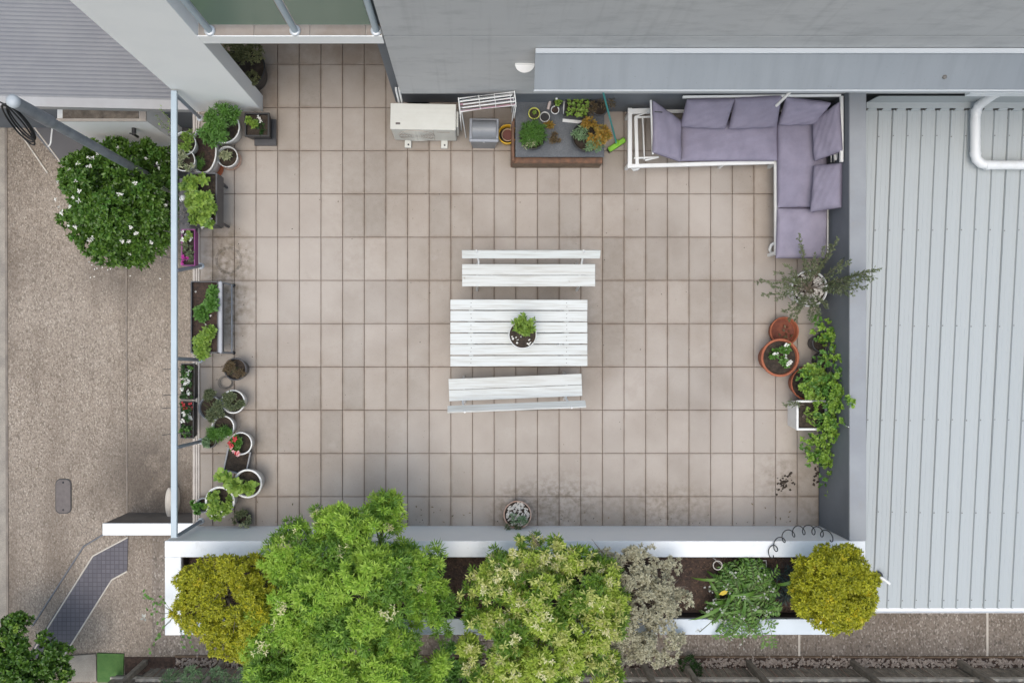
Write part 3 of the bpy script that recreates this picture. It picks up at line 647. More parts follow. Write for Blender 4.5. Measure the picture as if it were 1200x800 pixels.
mb.add(vs, [(i, 7 + i, 7 + (i + 1) % 7, (i + 1) % 7) for i in range(7)] + [(0, 1, 2, 3, 4, 5, 6), (13, 12, 11, 10, 9, 8, 7)]); mb.build('gutter', M['fascia'], gr)
mb = MB(); mb.boxc((x0r, .35, ZG + .3), (x1r, .45, -.2)); mb.build('wall', M['wall_dark'], gr)

# --- raised bed beneath the garage
rb = thing('raised_planter', 'white rendered raised planter of bare soil below the garage roof', 'planter', W(70, 168, ZG))
zp = 1.55; q0 = W(66, 145.5, ZG + zp) - rb.location; q1 = W(171, 118, ZG + zp) - rb.location
mb = MB(); mb.boxc((q0.x, q0.y + .05, 0), (q1.x, q1.y + .3, zp - .03)); mb.build('wall', M['white'], rb)
mb = MB(); mb.boxc((q0.x + .09, q0.y + .09, zp - .08), (q1.x - .12, q1.y + .2, zp - .012)); mb.build('soil', mat('dry_soil', (.28, .235, .19), .95, c2=(.10, .08, .065), scale=5, bump=1), rb)
mb = MB(); mb.boxc((q0.x, q0.y + .045, zp - .03), (q1.x, q0.y + .085, zp)); mb.boxc((q1.x - .1, q0.y + .086, zp - .03), (q1.x, q1.y + .3, zp)); mb.build('rim', M['edge'], rb)
c_ = W(155.5, 153, ZG + 1.2) - rb.location
mb = MB(); mb.tube([(c_.x, q0.y + .06, 1.15), (c_.x, q0.y - .06, 1.15)], .035, 10); mb.tube([(c_.x, q0.y - .05, 1.17), (c_.x, q0.y - .05, 1.0)], .02, 8); mb.boxc((c_.x - .05, q0.y - .04, 1.19), (c_.x + .05, q0.y - .06, 1.21)); mb.build('tap', M['black'], rb)
gt = thing('gate_post', 'thin white metal post standing beside the driveway lamp pole', 'post', W(78, 141, ZG))
mb = MB(); mb.boxc((-.025, -.025, 0), (.025, .025, 1.0), bev=.004); mb.build('post', M['alu'], gt)
mb = MB(); mb.box((.06, 0, .06), (.2, .07, .05), bev=.004); mb.lathe([(0, .05), (.04, .04), (.045, 0)], (.10, .03, .08), 12); mb.build('hinge', M['pvc'], gt)
hk = thing('hooked_handrail', 'short white hooked handrail on the grey entry path', 'handrail', W(60, 156, ZG))
a_ = W(61, 151, ZG + .6) - hk.location; b_ = W(59.5, 167, ZG + .6) - hk.location
mb = MB(); mb.tube([(a_.x + .1, a_.y, 0), (a_.x + .1, a_.y, .55), (a_.x + .05, a_.y, .6), (a_.x, a_.y, .6), (b_.x, b_.y, .6), (b_.x - .02, b_.y - .03, .58), (b_.x - .09, b_.y - .04, .5)], .014, 8); mb.build('rail', M['alu'], hk)

# --- east metal roof
z_n, z_s = .33, -.235
er = thing('metal_roof', 'white ribbed metal roof east of the grey parapet', 'roof', W(1014, 129, z_n))
e0 = er.location; yS = W(0, 712, z_s).y - e0.y; pit = .1955
rx0 = W(1014, 0, z_n).x - e0.x - .35
cnt = 0; nrib_per = 4
xs0 = W(1030, 130, z_n).x - e0.x - pit * 3
sheet_mesh = None
prof = []
for r_ in range(nrib_per):
    b_ = r_ * pit
    prof += [(b_ - .017, 0.0), (b_ - .011, .027), (b_ + .008, .027), (b_ + .013, 0.0), (b_ + .06, .0), (b_ + .064, .0025), (b_ + .069, .0), (b_ + .125, .0), (b_ + .129, .0025), (b_ + .134, .0)]
prof.append((4 * pit - .019, -.001))
for s_ in range(8):
    xx = xs0 + s_ * nrib_per * pit
    if sheet_mesh is None:
        mb = MB(); vs = []
        for (yy, zz) in ((-.01, 0), (yS, z_s - z_n)):
            for (u, v) in prof: vs.append((u, yy, zz + v))
        npf = len(prof); mb.add(vs, [(i, npf + i, npf + i + 1, i + 1) for i in range(npf - 1)]); ro = mb.build('roof_sheet', M['roof'], er); sheet_mesh = ro
    else:
        ro = sheet_mesh.copy(); COL.objects.link(ro); ro.parent = er
    ro.location = (xx, 0, .0015 * (s_ % 2))
scm = MB()
for yy in (-.35, -1.6, -2.9, -4.2, -5.5, yS + .12):
    for s_ in range(32):
        xx = xs0 + s_ * pit; zz = (z_s - z_n) * yy / yS + .027
        scm.lathe([(0, .006), (.008, .005), (.010, 0)], (xx, yy + random.uniform(-.01, .01), zz), 6)
scm.build('screws', M['wire'], er)['kind'] = 'stuff'
# raised edge tabs at each pan end
mb = MB()
for s_ in range(32):
    xx = xs0 + s_ * pit
    mb.add([(xx + .03, -.01, .004), (xx + pit - .03, -.01, .004), (xx + pit - .045, .012, .038), (xx + .045, .012, .038)], [(0, 1, 2, 3)])
mb.build('pan_end', M['roof'], er)
mb = MB(); wy = Y_(131) - e0.y
mb.boxc((rx0 + .35, .012, .032), (8, .09, .036)); mb.add([(rx0 + .35, .09, .036), (8, .09, .036), (8, wy - .01, .39), (rx0 + .35, wy - .01, .39)], [(0, 1, 2, 3)]); mb.build('apron_flashing', M['roof'], er)
mb = MB(); mb.boxc((rx0, yS - .005, z_s - z_n - .10), (8, yS - .075, z_s - z_n - .05), bev=.004)
mb.boxc((rx0, yS - .012, z_s - z_n - .06), (8, yS - .006, z_s - z_n - .02)); mb.boxc((rx0, yS - .078, z_s - z_n - .08), (8, yS - .072, z_s - z_n - .025)); mb.build('gutter', M['pvc'], er)
mb = MB(); mb.boxc((rx0 + .1, yS + .05, ZG - e0.z), (8, 0.05, z_s - z_n - .05)); mb.build('wall', M['white'], er)
mb = MB()
p = W(1129, 111, .80) - e0
mb.boxc((p.x, wy - .05, .50), (8, wy - .001, .62)); mb.build('white_band', M['whitecap'], er)
dp = thing('downpipe', 'thick white bent drain pipe lying on the ribbed metal roof', 'pipe', W(1143, 186, .42))
d0 = dp.location
cp = [W(1185, 100, .95), W(1172, 107, .85), W(1164, 111, .75), W(1153, 119, .58), W(1147, 124, .50), W(1144, 131, .45), W(1143, 140, .44), W(1143, 180, .40), W(1144.5, 187, .40), W(1150, 192, .40), W(1157, 193.5, .40), W(1300, 193.5, .40)]
mb = MB(); mb.tube([p - d0 for p in cp], .062, 14); mb.build('pipe', M['pvc'], dp)
for (a, b) in ((5, 6), (7, 7), (10, 10)):
    q = cp[a] - d0; dr = (cp[a + 1] - cp[a]).normalized() if a < 11 else Vector((1, 0, 0))
    mb = MB(); mb.tube([q - dr * .03, q + dr * .03], .067, 14); mb.build('collar', M['pvc'], dp)
sp = thing('roof_vent_pipe', 'small white pipe outlet on the metal roof beside the golden shrub', 'pipe', W(1029, 674, -.15))
mb = MB(); mb.lathe([(0, .06), (.045, .055), (.06, .02), (.065, 0)], (0, 0, 0), 14); mb.build('boot', M['charcoal'], sp)
mb = MB(); mb.tube([(-.02, 0, .06), (.03, -.02, .10), (.12, -.09, .09)], .022, 8); mb.build('spout', M['whitepl'], sp)

# ================================================================== RAILING on the west edge
rl = thing('terrace_railing', 'pale blue grey metal handrail on leaning posts along the west terrace edge', 'railing', (X_(226), Y_(400), 0))
r0 = rl.location; zr = 1.0
ra = W(203.5, 106, zr) - r0; rbp = W(203.5, 630, zr) - r0
mb = MB(); mb.boxc((ra.x - .038, rbp.y, zr - .045), (ra.x + .038, ra.y, zr), bev=.006); mb.build('handrail', M['rail'], rl)
for (px, py, tx, ty) in ((234, 138, 206, 112), (235, 311.5, 205, 317), (234, 421.5, 205, 420), (235, 517, 205, 524), (235, 610.5, 205, 628)):
    f = W(px, py, .02) - r0; t = W(tx, ty, zr - .05) - r0
    mb = MB(); d_ = (Vector((ra.x + .02, t.y, zr - .05)) - f)
    mb.tube([f, f + Vector((0, 0, .0)) + d_ * .02, Vector((ra.x + .02, t.y, zr - .05))], .024, 8); po = mb.build('post', M['post'], rl)
    mb = MB(); mb.lathe([(0, .03), (.045, .028), (.05, .0)], (f.x, f.y, -.015), 16); mb.build('flange', M['chrome'], po)
M['railglass'] = None
# ------------------------------------------------------------------ pole with cable
pl = thing('light_pole', 'tall galvanised grey pole rising out of the white flowering bush', 'pole', (-5.27, 0, ZG))
xx = -5.27; top_d = 970.6 * 5.27 / 546; ztop = H - top_d; pl.location = (xx, 302 * top_d / F, ZG)
mb = MB(); hh = ztop - ZG
mb.tube([(0, 0, 0), (0, 0, hh - .9)], .062, 16); mb.tube([(0, 0, hh - .9), (0, 0, hh - .82)], [.062, .078], 16, False); mb.tube([(0, 0, hh - .82), (0, 0, hh)], [.078, .07], 16); mb.build('shaft', M['steel'], pl)
mb = MB(); mb.lathe([(0, .03), (.04, .025), (.075, .0), (.075, -.05)], (0, 0, hh), 16); mb.build('cap', M['steel'] if False else mat('dull_zinc_cap', (.42, .45, .48), .5), pl)
cb = thing('cable_coil', 'black cable coiled and hanging from the top of the pole', 'cable', pl.location + Vector((0, 0, hh - .1)))
mb = MB()
a_ = W(5, 122, 2.0) - cb.location; b_ = W(42, 168, 1.5) - cb.location
ctr = (a_ + b_) / 2; ax_ = (b_ - a_) / 2; sd_ = Vector((.7, .2, .5)).normalized()
for k in range(6):
    sc1 = random.uniform(.8, 1.02); sc2 = random.uniform(.07, .13); off = Vector((random.uniform(-.03, .03), random.uniform(-.03, .03), random.uniform(-.05, .05)))
    mb.tube([ctr + off + ax_ * sc1 * math.cos(t) + sd_ * sc2 * math.sin(t) for t in [2 * PI * i / 26 for i in range(27)]], .010, 5, False)
mb.tube([a_ + Vector((-1.5, .7, .3)), a_ + Vector((-.5, .22, .08)), a_, Vector((-.06, 0, 0))], .010, 5)
mb.build('coil', M['cable'], cb)

# manhole
mh = thing('access_cover', 'dark brown rounded rectangular access cover set in the driveway', 'drain cover', W(74.5, 581, ZG))
def rrect(w_, h_, r_, k=5):
    return [(sx * (w_ / 2 - r_) + r_ * math.cos(a), sy * (h_ / 2 - r_) + r_ * math.sin(a)) for (sx, sy, a0) in ((1, 1, 0), (-1, 1, PI / 2), (-1, -1, PI), (1, -1, 1.5 * PI)) for a in [a0 + PI / 2 * i / k for i in range(k + 1)]]
mb = MB(); mb.prism(rrect(.275, .60, .09), -.02, .006); mb.build('frame', M['black'], mh)
mb = MB(); mb.prism(rrect(.245, .565, .08), -.01, .014); mb.build('lid', M['cover'], mh)
for s_ in (-1, 1):
    mb = MB(); mb.lathe([(0, .005), (.016, .004), (.018, 0)], (0, s_ * .235, .0142), 10); mb.build('screw', M['black'], mh)
# white tank below the rail
tk = thing('white_tub', 'pale oval tub on the driveway half hidden beneath the handrail', 'tub', W(206.5, 585, ZG))
mb = MB(); mb.lathe([(.0, .35), (.30, .35), (.34, .33), (.33, .0)], (0, 0, 0), 28, .20, .75); mb.build('tub', M['cream'], tk)

# ================================================================== FENCE
fn = thing('paling_fence', 'weathered grey timber paling fence along the bottom of the side path', 'fence', W(180, 780, ZG))
f0 = fn.location; fy = 0.0
pm = MB(); pm.box((0, 0, .90), (.080, .016, 1.74), bev=0); pal0 = pm.build('paling', M['fence'], fn); first = True
x = .0; xend = W(1290, 0, ZG).x - f0.x
while x < xend:
    if first: o = pal0; first = False
    else: o = pal0.copy(); COL.objects.link(o); o.parent = fn
    o.location = (x, -.03 + random.uniform(-.008, .008), random.uniform(-.02, .02)); o.rotation_euler = (0, random.gauss(0, .012), random.gauss(0, .05)); o.scale = (random.uniform(.86, 1.02), 1, 1)
    x += .1
for px in (171, 262, 365, 470, 560, 655, 752, 800, 876, 998, 1123, 1235):
    mb = MB(); xx = W(px, 0, ZG).x - f0.x; mb.boxc((xx - .04, .03, -.05), (xx + .04, .12, 1.7), bev=.004); mb.build('post', M['fence'], fn)
for zz in (.56, 1.45):
    mb = MB(); mb.boxc((-.05, -.018, zz), (xend, .028, zz + .08)); mb.build('rail', M['fence_rail'], fn)
tg = thing('timber_gate', 'small grey slatted timber gate beside the square of artificial turf', 'gate', W(146, 789, ZG))
ga = W(145, 771, ZG + .9) - tg.location
for i in range(5):
    mb = MB(); mb.boxc((-.12 + i * .1, -.02, .05), (-.12 + i * .1 + .088, 0.0, 1.6)); mb.build('slat', M['fence'], tg)
for zz in (.2, .62, 1.1):
    mb = MB(); mb.boxc((-.14, .002, zz), (.40, .035, zz + .05)); mb.build('rail', M['fence_rail'], tg)
mb = MB(); mb.boxc((.39, -.02, 0), (.45, .05, 1.7)); mb.build('post', M['fence'], tg)

# ================================================================== FURNITURE
# table
zt_ = .75
tc = W(608, 390, zt_)
tb_ = thing('dining_table', 'white slatted timber outdoor table carrying a potted plant', 'table', (tc.x, tc.y, 0))
TW = S(160.5, zt_); TD = S(79, zt_); pw = TD / 6
for i in range(6):
    mb = MB(); mb.box((0, TD / 2 - pw * (i + .5), zt_ - .014), (TW + random.uniform(-.004, .004), pw - .013, .028), bev=.003); o = mb.build('plank', M['plank'], tb_); o.rotation_euler = (0, 0, random.gauss(0, .0012))
mb = MB()
for s_ in (-1, 1):
    mb.boxc((s_ * .62 - .03, -TD / 2 + .06, zt_ - .10), (s_ * .62 + .03, TD / 2 - .06, zt_ - .03)); 
mb.build('batten', M['plank'], tb_)
for sx in (-1, 1):
    for sy in (-1, 1):
        mb = MB(); mb.box((sx * .62, sy * .0 + sy * .0, .335), (.045, .07, .82), rot=(sy * R(38), 0, 0)); 
        o = mb.build('leg', M['plank'], tb_); o.location.x = sy * .024
mb = MB(); mb.boxc((-.6, -.02, .30), (.6, .02, .36)); mb.build('stretcher', M['plank'], tb_)
mb = MB()
for i in range(6):
    for sx in (-1, 1):
        for q in (-.025, .025): mb.lathe([(0, .0022), (.005, .002), (.006, 0)], (sx * .62 + random.uniform(-.004, .004), TD / 2 - pw * (i + .5) + q, zt_), 6)
mb.build('screws', M['wire'], tb_)['kind'] = 'stuff'
def bench(px, py, rot, label, flip):
    zs = .45; c = W(px, py, zs); b = thing('garden_bench', label, 'bench', (c.x, c.y, 0), rot + (PI if flip else 0), 'white benches at the outdoor table')
    BW = S(156, zs); BD = S(26.5, zs)
    for s_ in (-1, 1):
        mb = MB(); mb.box((0, s_ * BD / 4, zs - .013), (BW, BD / 2 - .006, .026), bev=.003); mb.build('seat_plank', M['plank'], b)
    mb = MB(); mb.box((.01, BD / 2 + .085, .80), (BW + .01, .115, .024), rot=(R(38 if not flip else 48), 0, 0), bev=.003); mb.build('backrest', M['plank'], b)
    for s_ in (-1, 1):
        xx = s_ * (BW / 2 - .20)
        mb = MB(); mb.tube([(xx, -BD / 2 - .015, 0), (xx, -BD / 2 + .03, zs - .03)], .017, 8); mb.build('leg', M['alu'], b)
        mb = MB(); mb.tube([(xx, BD / 2 + .05, 0), (xx, BD / 2 - .04, zs - .03)], .017, 8); mb.build('leg', M['alu'], b)
        mb = MB(); mb.boxc((xx - .016, -BD / 2 + .02, zs - .062), (xx + .016, BD / 2 - .01, zs - .028)); mb.build('seat_bracket', M['alu'], b)
        mb = MB(); mb.tube([(xx + .02, BD / 2 - .02, zs - .04), (xx + .02, BD / 2 + .035, zs + .02), (xx, BD / 2 + .085, .77), (xx - .008, BD / 2 + .125, .86)], .014, 8); mb.build('back_bracket', M['alu'], b)
    return b
bench(619.5, 322.5, 0, 'white slatted bench north of the table, set straight', False)
bench(604, 453.8, R(2.3), 'white slatted bench south of the table, turned slightly askew', True)

# sofa ---------------------------------------------------------------
sf = thing('corner_sofa', 'l shaped outdoor sofa with mauve grey cushions on a white metal frame', 'sofa', W(911, 185, 0))
s0 = sf.location
def Q(px, py, z): return W(px, py, z) - s0
PIPE = mat('dark_mauve_piping', (.12, .105, .15), .9)
def cushion(name, c4, th, m=None, puff=1.0, N=22):
    p = [np.array(v) for v in c4]; V = []; nr = np.cross(p[1] - p[0], p[3] - p[0]); nr = nr / np.linalg.norm(nr)
    ph = rng.uniform(0, 6, 6)
    us = np.sin(np.linspace(-PI / 2, PI / 2, N)); 
    def surf(sgn):
        out = []
        for v in us:
            for u in us:
                b = (max(0, 1 - abs(u) ** 7) * max(0, 1 - abs(v) ** 7)) ** .42
                b *= 1 + .10 * puff * (1 - u * u) * (1 - v * v)
                wr = .007 * math.sin(5 * u + 4 * v + ph[0]) * math.sin(3 * u - 2 * v + ph[3]) + .005 * math.sin(13 * v - 9 * u + ph[1]) + .003 * math.sin(19 * u + ph[2]) * math.sin(3 * v)
                k1 = 1 - .018 * (1 - abs(v)) ; k2 = 1 - .018 * (1 - abs(u))
                a = (u * k1 + 1) / 2; c = (v * k2 + 1) / 2
                q = (p[0] * (1 - a) + p[1] * a) * (1 - c) + (p[3] * (1 - a) + p[2] * a) * c
                out.append(q + nr * (sgn * th / 2 * b + wr * b))
        return out
    V = surf(1) + surf(-1); Fc = []
    for j in range(N - 1):
        for i in range(N - 1):
            k_ = j * N + i; Fc.append((k_, k_ + 1, k_ + N + 1, k_ + N)); k_ += N * N; Fc.append((k_, k_ + N, k_ + N + 1, k_ + 1))
    mb = MB(); mb.add(V, Fc, True); o = mb.build(name, m or M['fabric'], sf)
    # piping along the seam
    mb = MB(); ring = [p[0], p[1], p[2], p[3], p[0]]; pts = []
    for a, b in zip(ring, ring[1:]):
        for t in (0.03, .5, .97): pts.append(Vector(a * (1 - t) + b * t))
    pts.append(pts[0]); cc = sum(pts, Vector()) / len(pts); pts = [cc + (q - cc) * .99 for q in pts]
    mb.tube(pts, .006, 5, False); mb.build('piping', PIPE, o)
    return o
zc = .36
cushion('seat_cushion', [Q(797, 189, zc), Q(911, 188.5, zc), Q(911, 140, zc), Q(797, 140, zc)], .13)
cushion('seat_cushion', [Q(911, 243.5, zc), Q(968, 243.5, zc), Q(970, 134, zc), Q(911, 134, zc)], .13)
cushion('seat_cushion', [Q(909, 302.5, zc), Q(968.5, 302.5, zc), Q(969, 244, zc), Q(911, 244, zc)], .13, M['fabric2'])
cushion('back_cushion', [Q(797, 148, .50), Q(850, 150.5, .50), Q(861, 116, .82), Q(805, 117, .80)], .14)
cushion('back_cushion', [Q(854, 151, .50), Q(910, 148, .50), Q(916, 112.5, .84), Q(861, 115.5, .82)], .14)
cushion('back_cushion', [Q(912, 146, .48), Q(954, 145, .50), Q(974, 121, .78), Q(921, 114, .80)], .13)
cushion('back_cushion', [Q(955, 189, .48), Q(953, 141, .48), Q(984, 119.5, .80), Q(987.5, 177, .80)], .14)
cushion('loose_cushion', [Q(949.5, 249, .50), Q(954, 194, .50), Q(987, 191, .72), Q(986, 243, .72)], .16, puff=1.6)
cushion('arm_cushion', [Q(765, 179, .66), Q(797, 190, .46), Q(797, 141, .48), Q(765, 118, .72)], .13)
mb = MB(); p = Q(767, 131, .74); mb.tube([p, p + Vector((.10, -.01, .005))], .008, 6); mb.build('strap', M['charcoal'], sf)
def bar(a, b, wd, name='frame_rail', ht=.04, m=None):
    a = Vector(a); b = Vector(b); mid = (a + b) / 2; d = b - a; mb = MB(); mb.box((0, 0, 0), (d.length, wd, ht), bev=.003)
    o = mb.build(name, m or M['alu'], sf); o.location = mid; o.rotation_euler = (0, -math.asin(max(-1, min(1, d.z / d.length))), math.atan2(d.y, d.x)); return o
zf = .27
bar(Q(735, 195, zf + .06), Q(911, 190, zf), .05); bar(Q(908.5, 190, zf + .02), Q(909, 299, zf + .02), .035)
bar(Q(738, 127, .34), Q(738, 195, .34), .055); bar(Q(736, 131, .345), Q(764, 130, .345), .07); bar(Q(743, 138, .342), Q(764, 137, .342), .02); bar(Q(743, 185.5, .342), Q(770, 184.5, .342), .02)
bar(Q(745, 138, .33), Q(746.5, 195, .33), .045, 'slat'); bar(Q(753, 138, .33), Q(755, 187, .33), .016, 'slat')
bar(Q(744, 137, .35), Q(763, 130, .40), .018, 'folding_arm', .018); bar(Q(756, 188, .34), Q(772, 184, .36), .022, 'folding_arm', .02)
bar(Q(762.5, 117.5, .70), Q(765, 181, .62), .02, 'arm_rail')
bar(Q(765, 131, .26), Q(985, 128, .26), .04); bar(Q(985, 122, .30), Q(985, 250, .30), .04); bar(Q(970, 245, .28), Q(970, 298, .28), .03)
bar(Q(800, 114, .78), Q(985, 112, .78), .03, 'back_rail'); bar(Q(986, 113, .78), Q(986, 190, .78), .04, 'back_rail')
for px, py in ((738, 192), (738, 132), (910, 190), (850, 190), (910, 296), (969, 296), (985, 252), (985, 118)):
    a = Q(px, py, .3); mb = MB(); mb.boxc((a.x - .02, a.y - .02, 0), (a.x + .02, a.y + .02, .28)); mb.build('leg', M['alu'], sf)
for px in (974, 977.5, 981): bar(Q(px, 190, .5), Q(px, 178, .7), .012, 'slat', .012)
bar(Q(979, 188, .6), Q(979, 180, .6), .0301, 'bracket', .03)
# curved feet / glides
mb = MB(); mb.tube([Q(750, 195, .05), Q(747, 198, .04), Q(743, 199, .02), Q(741, 197, .0)], .022, 8); mb.build('foot', M['alu'], sf)
mb = MB(); mb.tube([Q(909, 284, .12), Q(904, 287, .10), Q(902, 292, .06), Q(904, 296, .02)], .022, 8); mb.build('foot', M['alu'], sf)
mb = MB(); mb.box(Q(883.5, 191, .26), (.055, .03, .03)); mb.build('clip', M['alu'], sf)

# air conditioner -------------------------------------------------------
za = .62; ac = thing('air_conditioner', 'cream outdoor air conditioner unit standing by the grey wall', 'air conditioner', W(497, 150, 0), R(-1.0))
A0 = ac.location; aL = W(458, 122, za) - A0; aR = W(534, 151.5, za) - A0
mb = MB(); mb.boxc((aL.x, aR.y, .05), (aR.x, aL.y, za - .012), bev=.012); mb.build('casing', M['offwhite'], ac)
mb = MB(); mb.boxc((aL.x - .006, aR.y - .006, za - .012), (aR.x + .004, aL.y + .006, za), bev=.005)
for i in range(4): mb.boxc((aL.x + .05, aL.y - .06 - i * .055, za), (aR.x - .05, aL.y - .075 - i * .055, za + .0035))
mb.build('top_panel', M['offwhite'], ac)
mb = MB(); mb.boxc((aR.x + .0045, aR.y + .05, .12), (aR.x + .035, aR.y + .26, za - .05), bev=.008); mb.build('valve_cover', M['offwhite'], ac)
cx = aL.x + .32
mb = MB()
for k in range(6): mb.tube([(cx + r_ * math.cos(t), aR.y - .012, .32 + r_ * math.sin(t)) for r_ in [.06 + k * .036] for t in [2 * PI * i / 28 for i in range(29)]], .005, 4, False)
for k in range(8): mb.tube([(cx, aR.y - .012, .32), (cx + .24 * math.cos(k * PI / 4), aR.y - .012, .32 + .24 * math.sin(k * PI / 4))], .004, 4)
mb.build('fan_grille', M['offwhite'], ac)
mb = MB(); mb.tube([(cx, aR.y + .0, .32), (cx, aR.y - .006, .32)], .245, 28); mb.build('fan_opening', M['pinkish'], ac)
mb = MB(); mb.boxc((aR.x - .30, aR.y - .004, .08), (aR.x - .294, aR.y - .001, za - .03)); mb.boxc((aR.x - .25, aR.y - .004, za - .14), (aR.x - .08, aR.y - .001, za - .115)); mb.build('front_seam', M['pinkish'], ac)
b_ = W(466.5, 145.3, za) - A0; mb = MB(); mb.box((b_.x, b_.y, za + .002), (.06, .026, .004)); mb.build('badge', M['cover'], ac)
for px in (478.5, 521):
    f = W(px, 168, .05) - A0; mb = MB(); mb.boxc((f.x - .045, aR.y - .10, .012), (f.x + .045, aR.y + .02, .05), bev=.004); o = mb.build('foot', M['offwhite'], ac)
    mb = MB(); mb.lathe([(0, .012), (.012, .01), (.012, 0)], (f.x + .005, aR.y - .06, .05), 8); mb.build('bolt', M['charcoal'], o)
p = W(467, 119, .55) - A0
for k in range(2):
    mb = MB(); mb.tube([(p.x + k * .04, aL.y - .02, .42), (p.x + k * .04, aL.y + .05, .48), (p.x + k * .04, aL.y + .075, .9 - k * .05), (p.x + k * .04, aL.y + .10, .95)], .014, 8); mb.build('pipe', M['whitepl'], ac)

# clothes airer ---------------------------------------------------------
dr = thing('clothes_airer', 'folded white wire clothes airer with pink rods leaning at the wall', 'clothes rack', W(571, 150, 0), R(7))
mb = MB(); hw = .36
for (yy, zz) in ((.0, .90), (.16, .93)):
    mb.tube([(-hw, yy, .05), (-hw, yy, zz), (hw, yy, zz), (hw, yy, .05)], .009, 6)
for s_ in (-1, 1): mb.tube([(s_ * hw, -.02, .88), (s_ * hw, .17, .94)], .008, 6)
for k in range(3): mb.tube([(-.1 + k * .2, .0, .9), (-.1 + k * .2, .17, .93)], .005, 5)
mb.tube([(-hw + .05, -.10, .02), (-hw + .02, .0, .85)], .009, 6); mb.tube([(hw - .05, -.10, .02), (hw - .02, .0, .85)], .009, 6)
mb.build('frame', M['alu'], dr)
cols = [M['pinkw'], M['whitepl'], M['bluew'], M['whitepl'], M['greypl2'], M['pinkw'], M['whitepl'], M['pinkw'], M['charcoal'], M['whitepl'], M['bluew'], M['whitepl']]
for k in range(12):
    yy = .014 + k * .0125; zz = .875 - (k % 3) * .03 + k * .004
    mb = MB(); mb.tube([(-hw + random.uniform(0, .05), yy, zz), (hw - random.uniform(0, .06), yy + random.uniform(-.008, .008), zz + random.uniform(-.02, .02))], .0095, 6); mb.build('rod', cols[k], dr)

# bin ----------------------------------------------------------------------
bn = thing('swing_bin', 'grey plastic swing lid bin next to the air conditioner', 'bin', W(567, 163, 0), R(-1))
mb = MB(); hb = .46
vs = [(-.15, -.13, 0), (.15, -.13, 0), (.15, .11, 0), (-.15, .11, 0), (-.185, -.15, hb), (.185, -.15, hb), (.185, .14, hb), (-.185, .14, hb)]
mb.add(vs, [(0, 3, 2, 1), (0, 1, 5, 4), (1, 2, 6, 5), (2, 3, 7, 6), (3, 0, 4, 7)]); mb.build('body', M['greypl'], bn)
mb = MB()
mb.boxc((-.195, -.16, hb - .02), (.195, .15, hb + .015), bev=.01); mb.build('rim', M['greypl2'], bn)
mb = MB(); nn = 10; vs = []
for sx in (-1, 1):
    for i in range(nn + 1):
        a = PI * i / nn; vs.append((sx * .155, -.005 - .125 * math.cos(a), hb + .016 + .13 * math.sin(a)))
mb.add(vs, [(i, nn + 1 + i, nn + 2 + i, i + 1) for i in range(nn)], True); mb.add(vs[:nn + 1], [tuple(range(nn + 1))]); mb.add(vs[nn + 1:], [tuple(range(nn, -1, -1))]); mb.build('lid', M['greypl'], bn)
mb = MB()
for s_ in (-1, 1):
    mb = MB(); mb.boxc((s_ * .158, -.13, hb + .015), (s_ * .185, .13, hb + .07), bev=.006); mb.build('lid_surround', M['greypl2'], bn)
mb = MB(); mb.box((0, -.1485, .40), (.03, .004, .04)); mb.build('badge', M['whitepl'], bn)

# ------------------------------------------------------------------ pots and plants
def pot_round(root, r, h, m, soil='soil', sx=1, sy=1, rim=.018, fill=.06, taper=.75, rimh=.03, seg=32, name='pot'):
    mb = MB(); mb.lathe([(0, .0), (r * taper, 0), (r * (taper + (1 - taper) * .6), h * .6), (r - rim * .6, h - rimh), (r, h - rimh), (r, h - .004), (r - .004, h), (r - rim + .003, h), (r - rim, h - .004), (r - rim - .006, h - fill - .02)], (0, 0, 0), seg, sx, sy); p_ = mb.build(name, m, root)
    mb = MB(); mb.disc(r - rim - .001, (0, 0, h - fill), seg, sx, sy, .012); mb.build('soil', M[soil], root); return p_
def pot_sq(root, wx, wy, h, m, taper=.85, rim=.015, fill=.04, soil='soil'):
    mb = MB(); x, y = wx / 2, wy / 2
    def ring(sx, sy, z): return [(-sx, -sy, z), (sx, -sy, z), (sx, sy, z), (-sx, sy, z)]
    rs = [ring(x * taper, y * taper, 0), ring(x, y, h - .03), ring(x + .006, y + .006, h - .03), ring(x + .006, y + .006, h), ring(x - rim, y - rim, h), ring(x - rim - .004, y - rim - .004, h - fill - .01)]
    vs = [v for r_ in rs for v in r_]; mb.add(vs, [(0, 3, 2, 1)] + [(i * 4 + k, i * 4 + (k + 1) % 4, (i + 1) * 4 + (k + 1) % 4, (i + 1) * 4 + k) for i in range(5) for k in range(4)]); p_ = mb.build('pot', m, root)
    mb = MB(); mb.boxc((-x + rim + .001, -y + rim + .001, h - fill - .02), (x - rim - .001, y - rim - .001, h - fill)); mb.build('soil', M[soil], root); return p_
def foliage(root, ells, ncl, nl, Ln, Wd, m, lo=.3, hi=1.0, up=.8, e0=20, e1=85, droop=.15, shape='kite', name='foliage', gap=0, below=-.2, gs=3, sub=5):
    if sub: ells = sub_lobes(ells, sub, .42); ncl = int(ncl * .85)
    P, A = shell_points(ells, ncl, lo, hi, up, gap, gs, below); V, Fc = rosettes(P, A, nl, Ln, Wd, e0, e1, droop, shape=shape)
    return np_mesh(name, V, Fc, m, root)
def stems(root, ells, z0, k=7, r=.006, m=None, cx=0, cy=0):
    mb = MB()
    for i in range(k):
        e = random.choice(ells); t = Vector((e[0] + random.uniform(-.6, .6) * e[3], e[1] + random.uniform(-.6, .6) * e[4], e[2] + random.uniform(0, .5) * e[5])); b = Vector((cx + random.uniform(-.03, .03), cy + random.uniform(-.03, .03), z0))
        mb.tube([b, b.lerp(t, .5) + Vector((0, 0, .03)), t], [r, r * .8, r * .4], 5)
    return mb.build('stem', m or M['stem'], root)
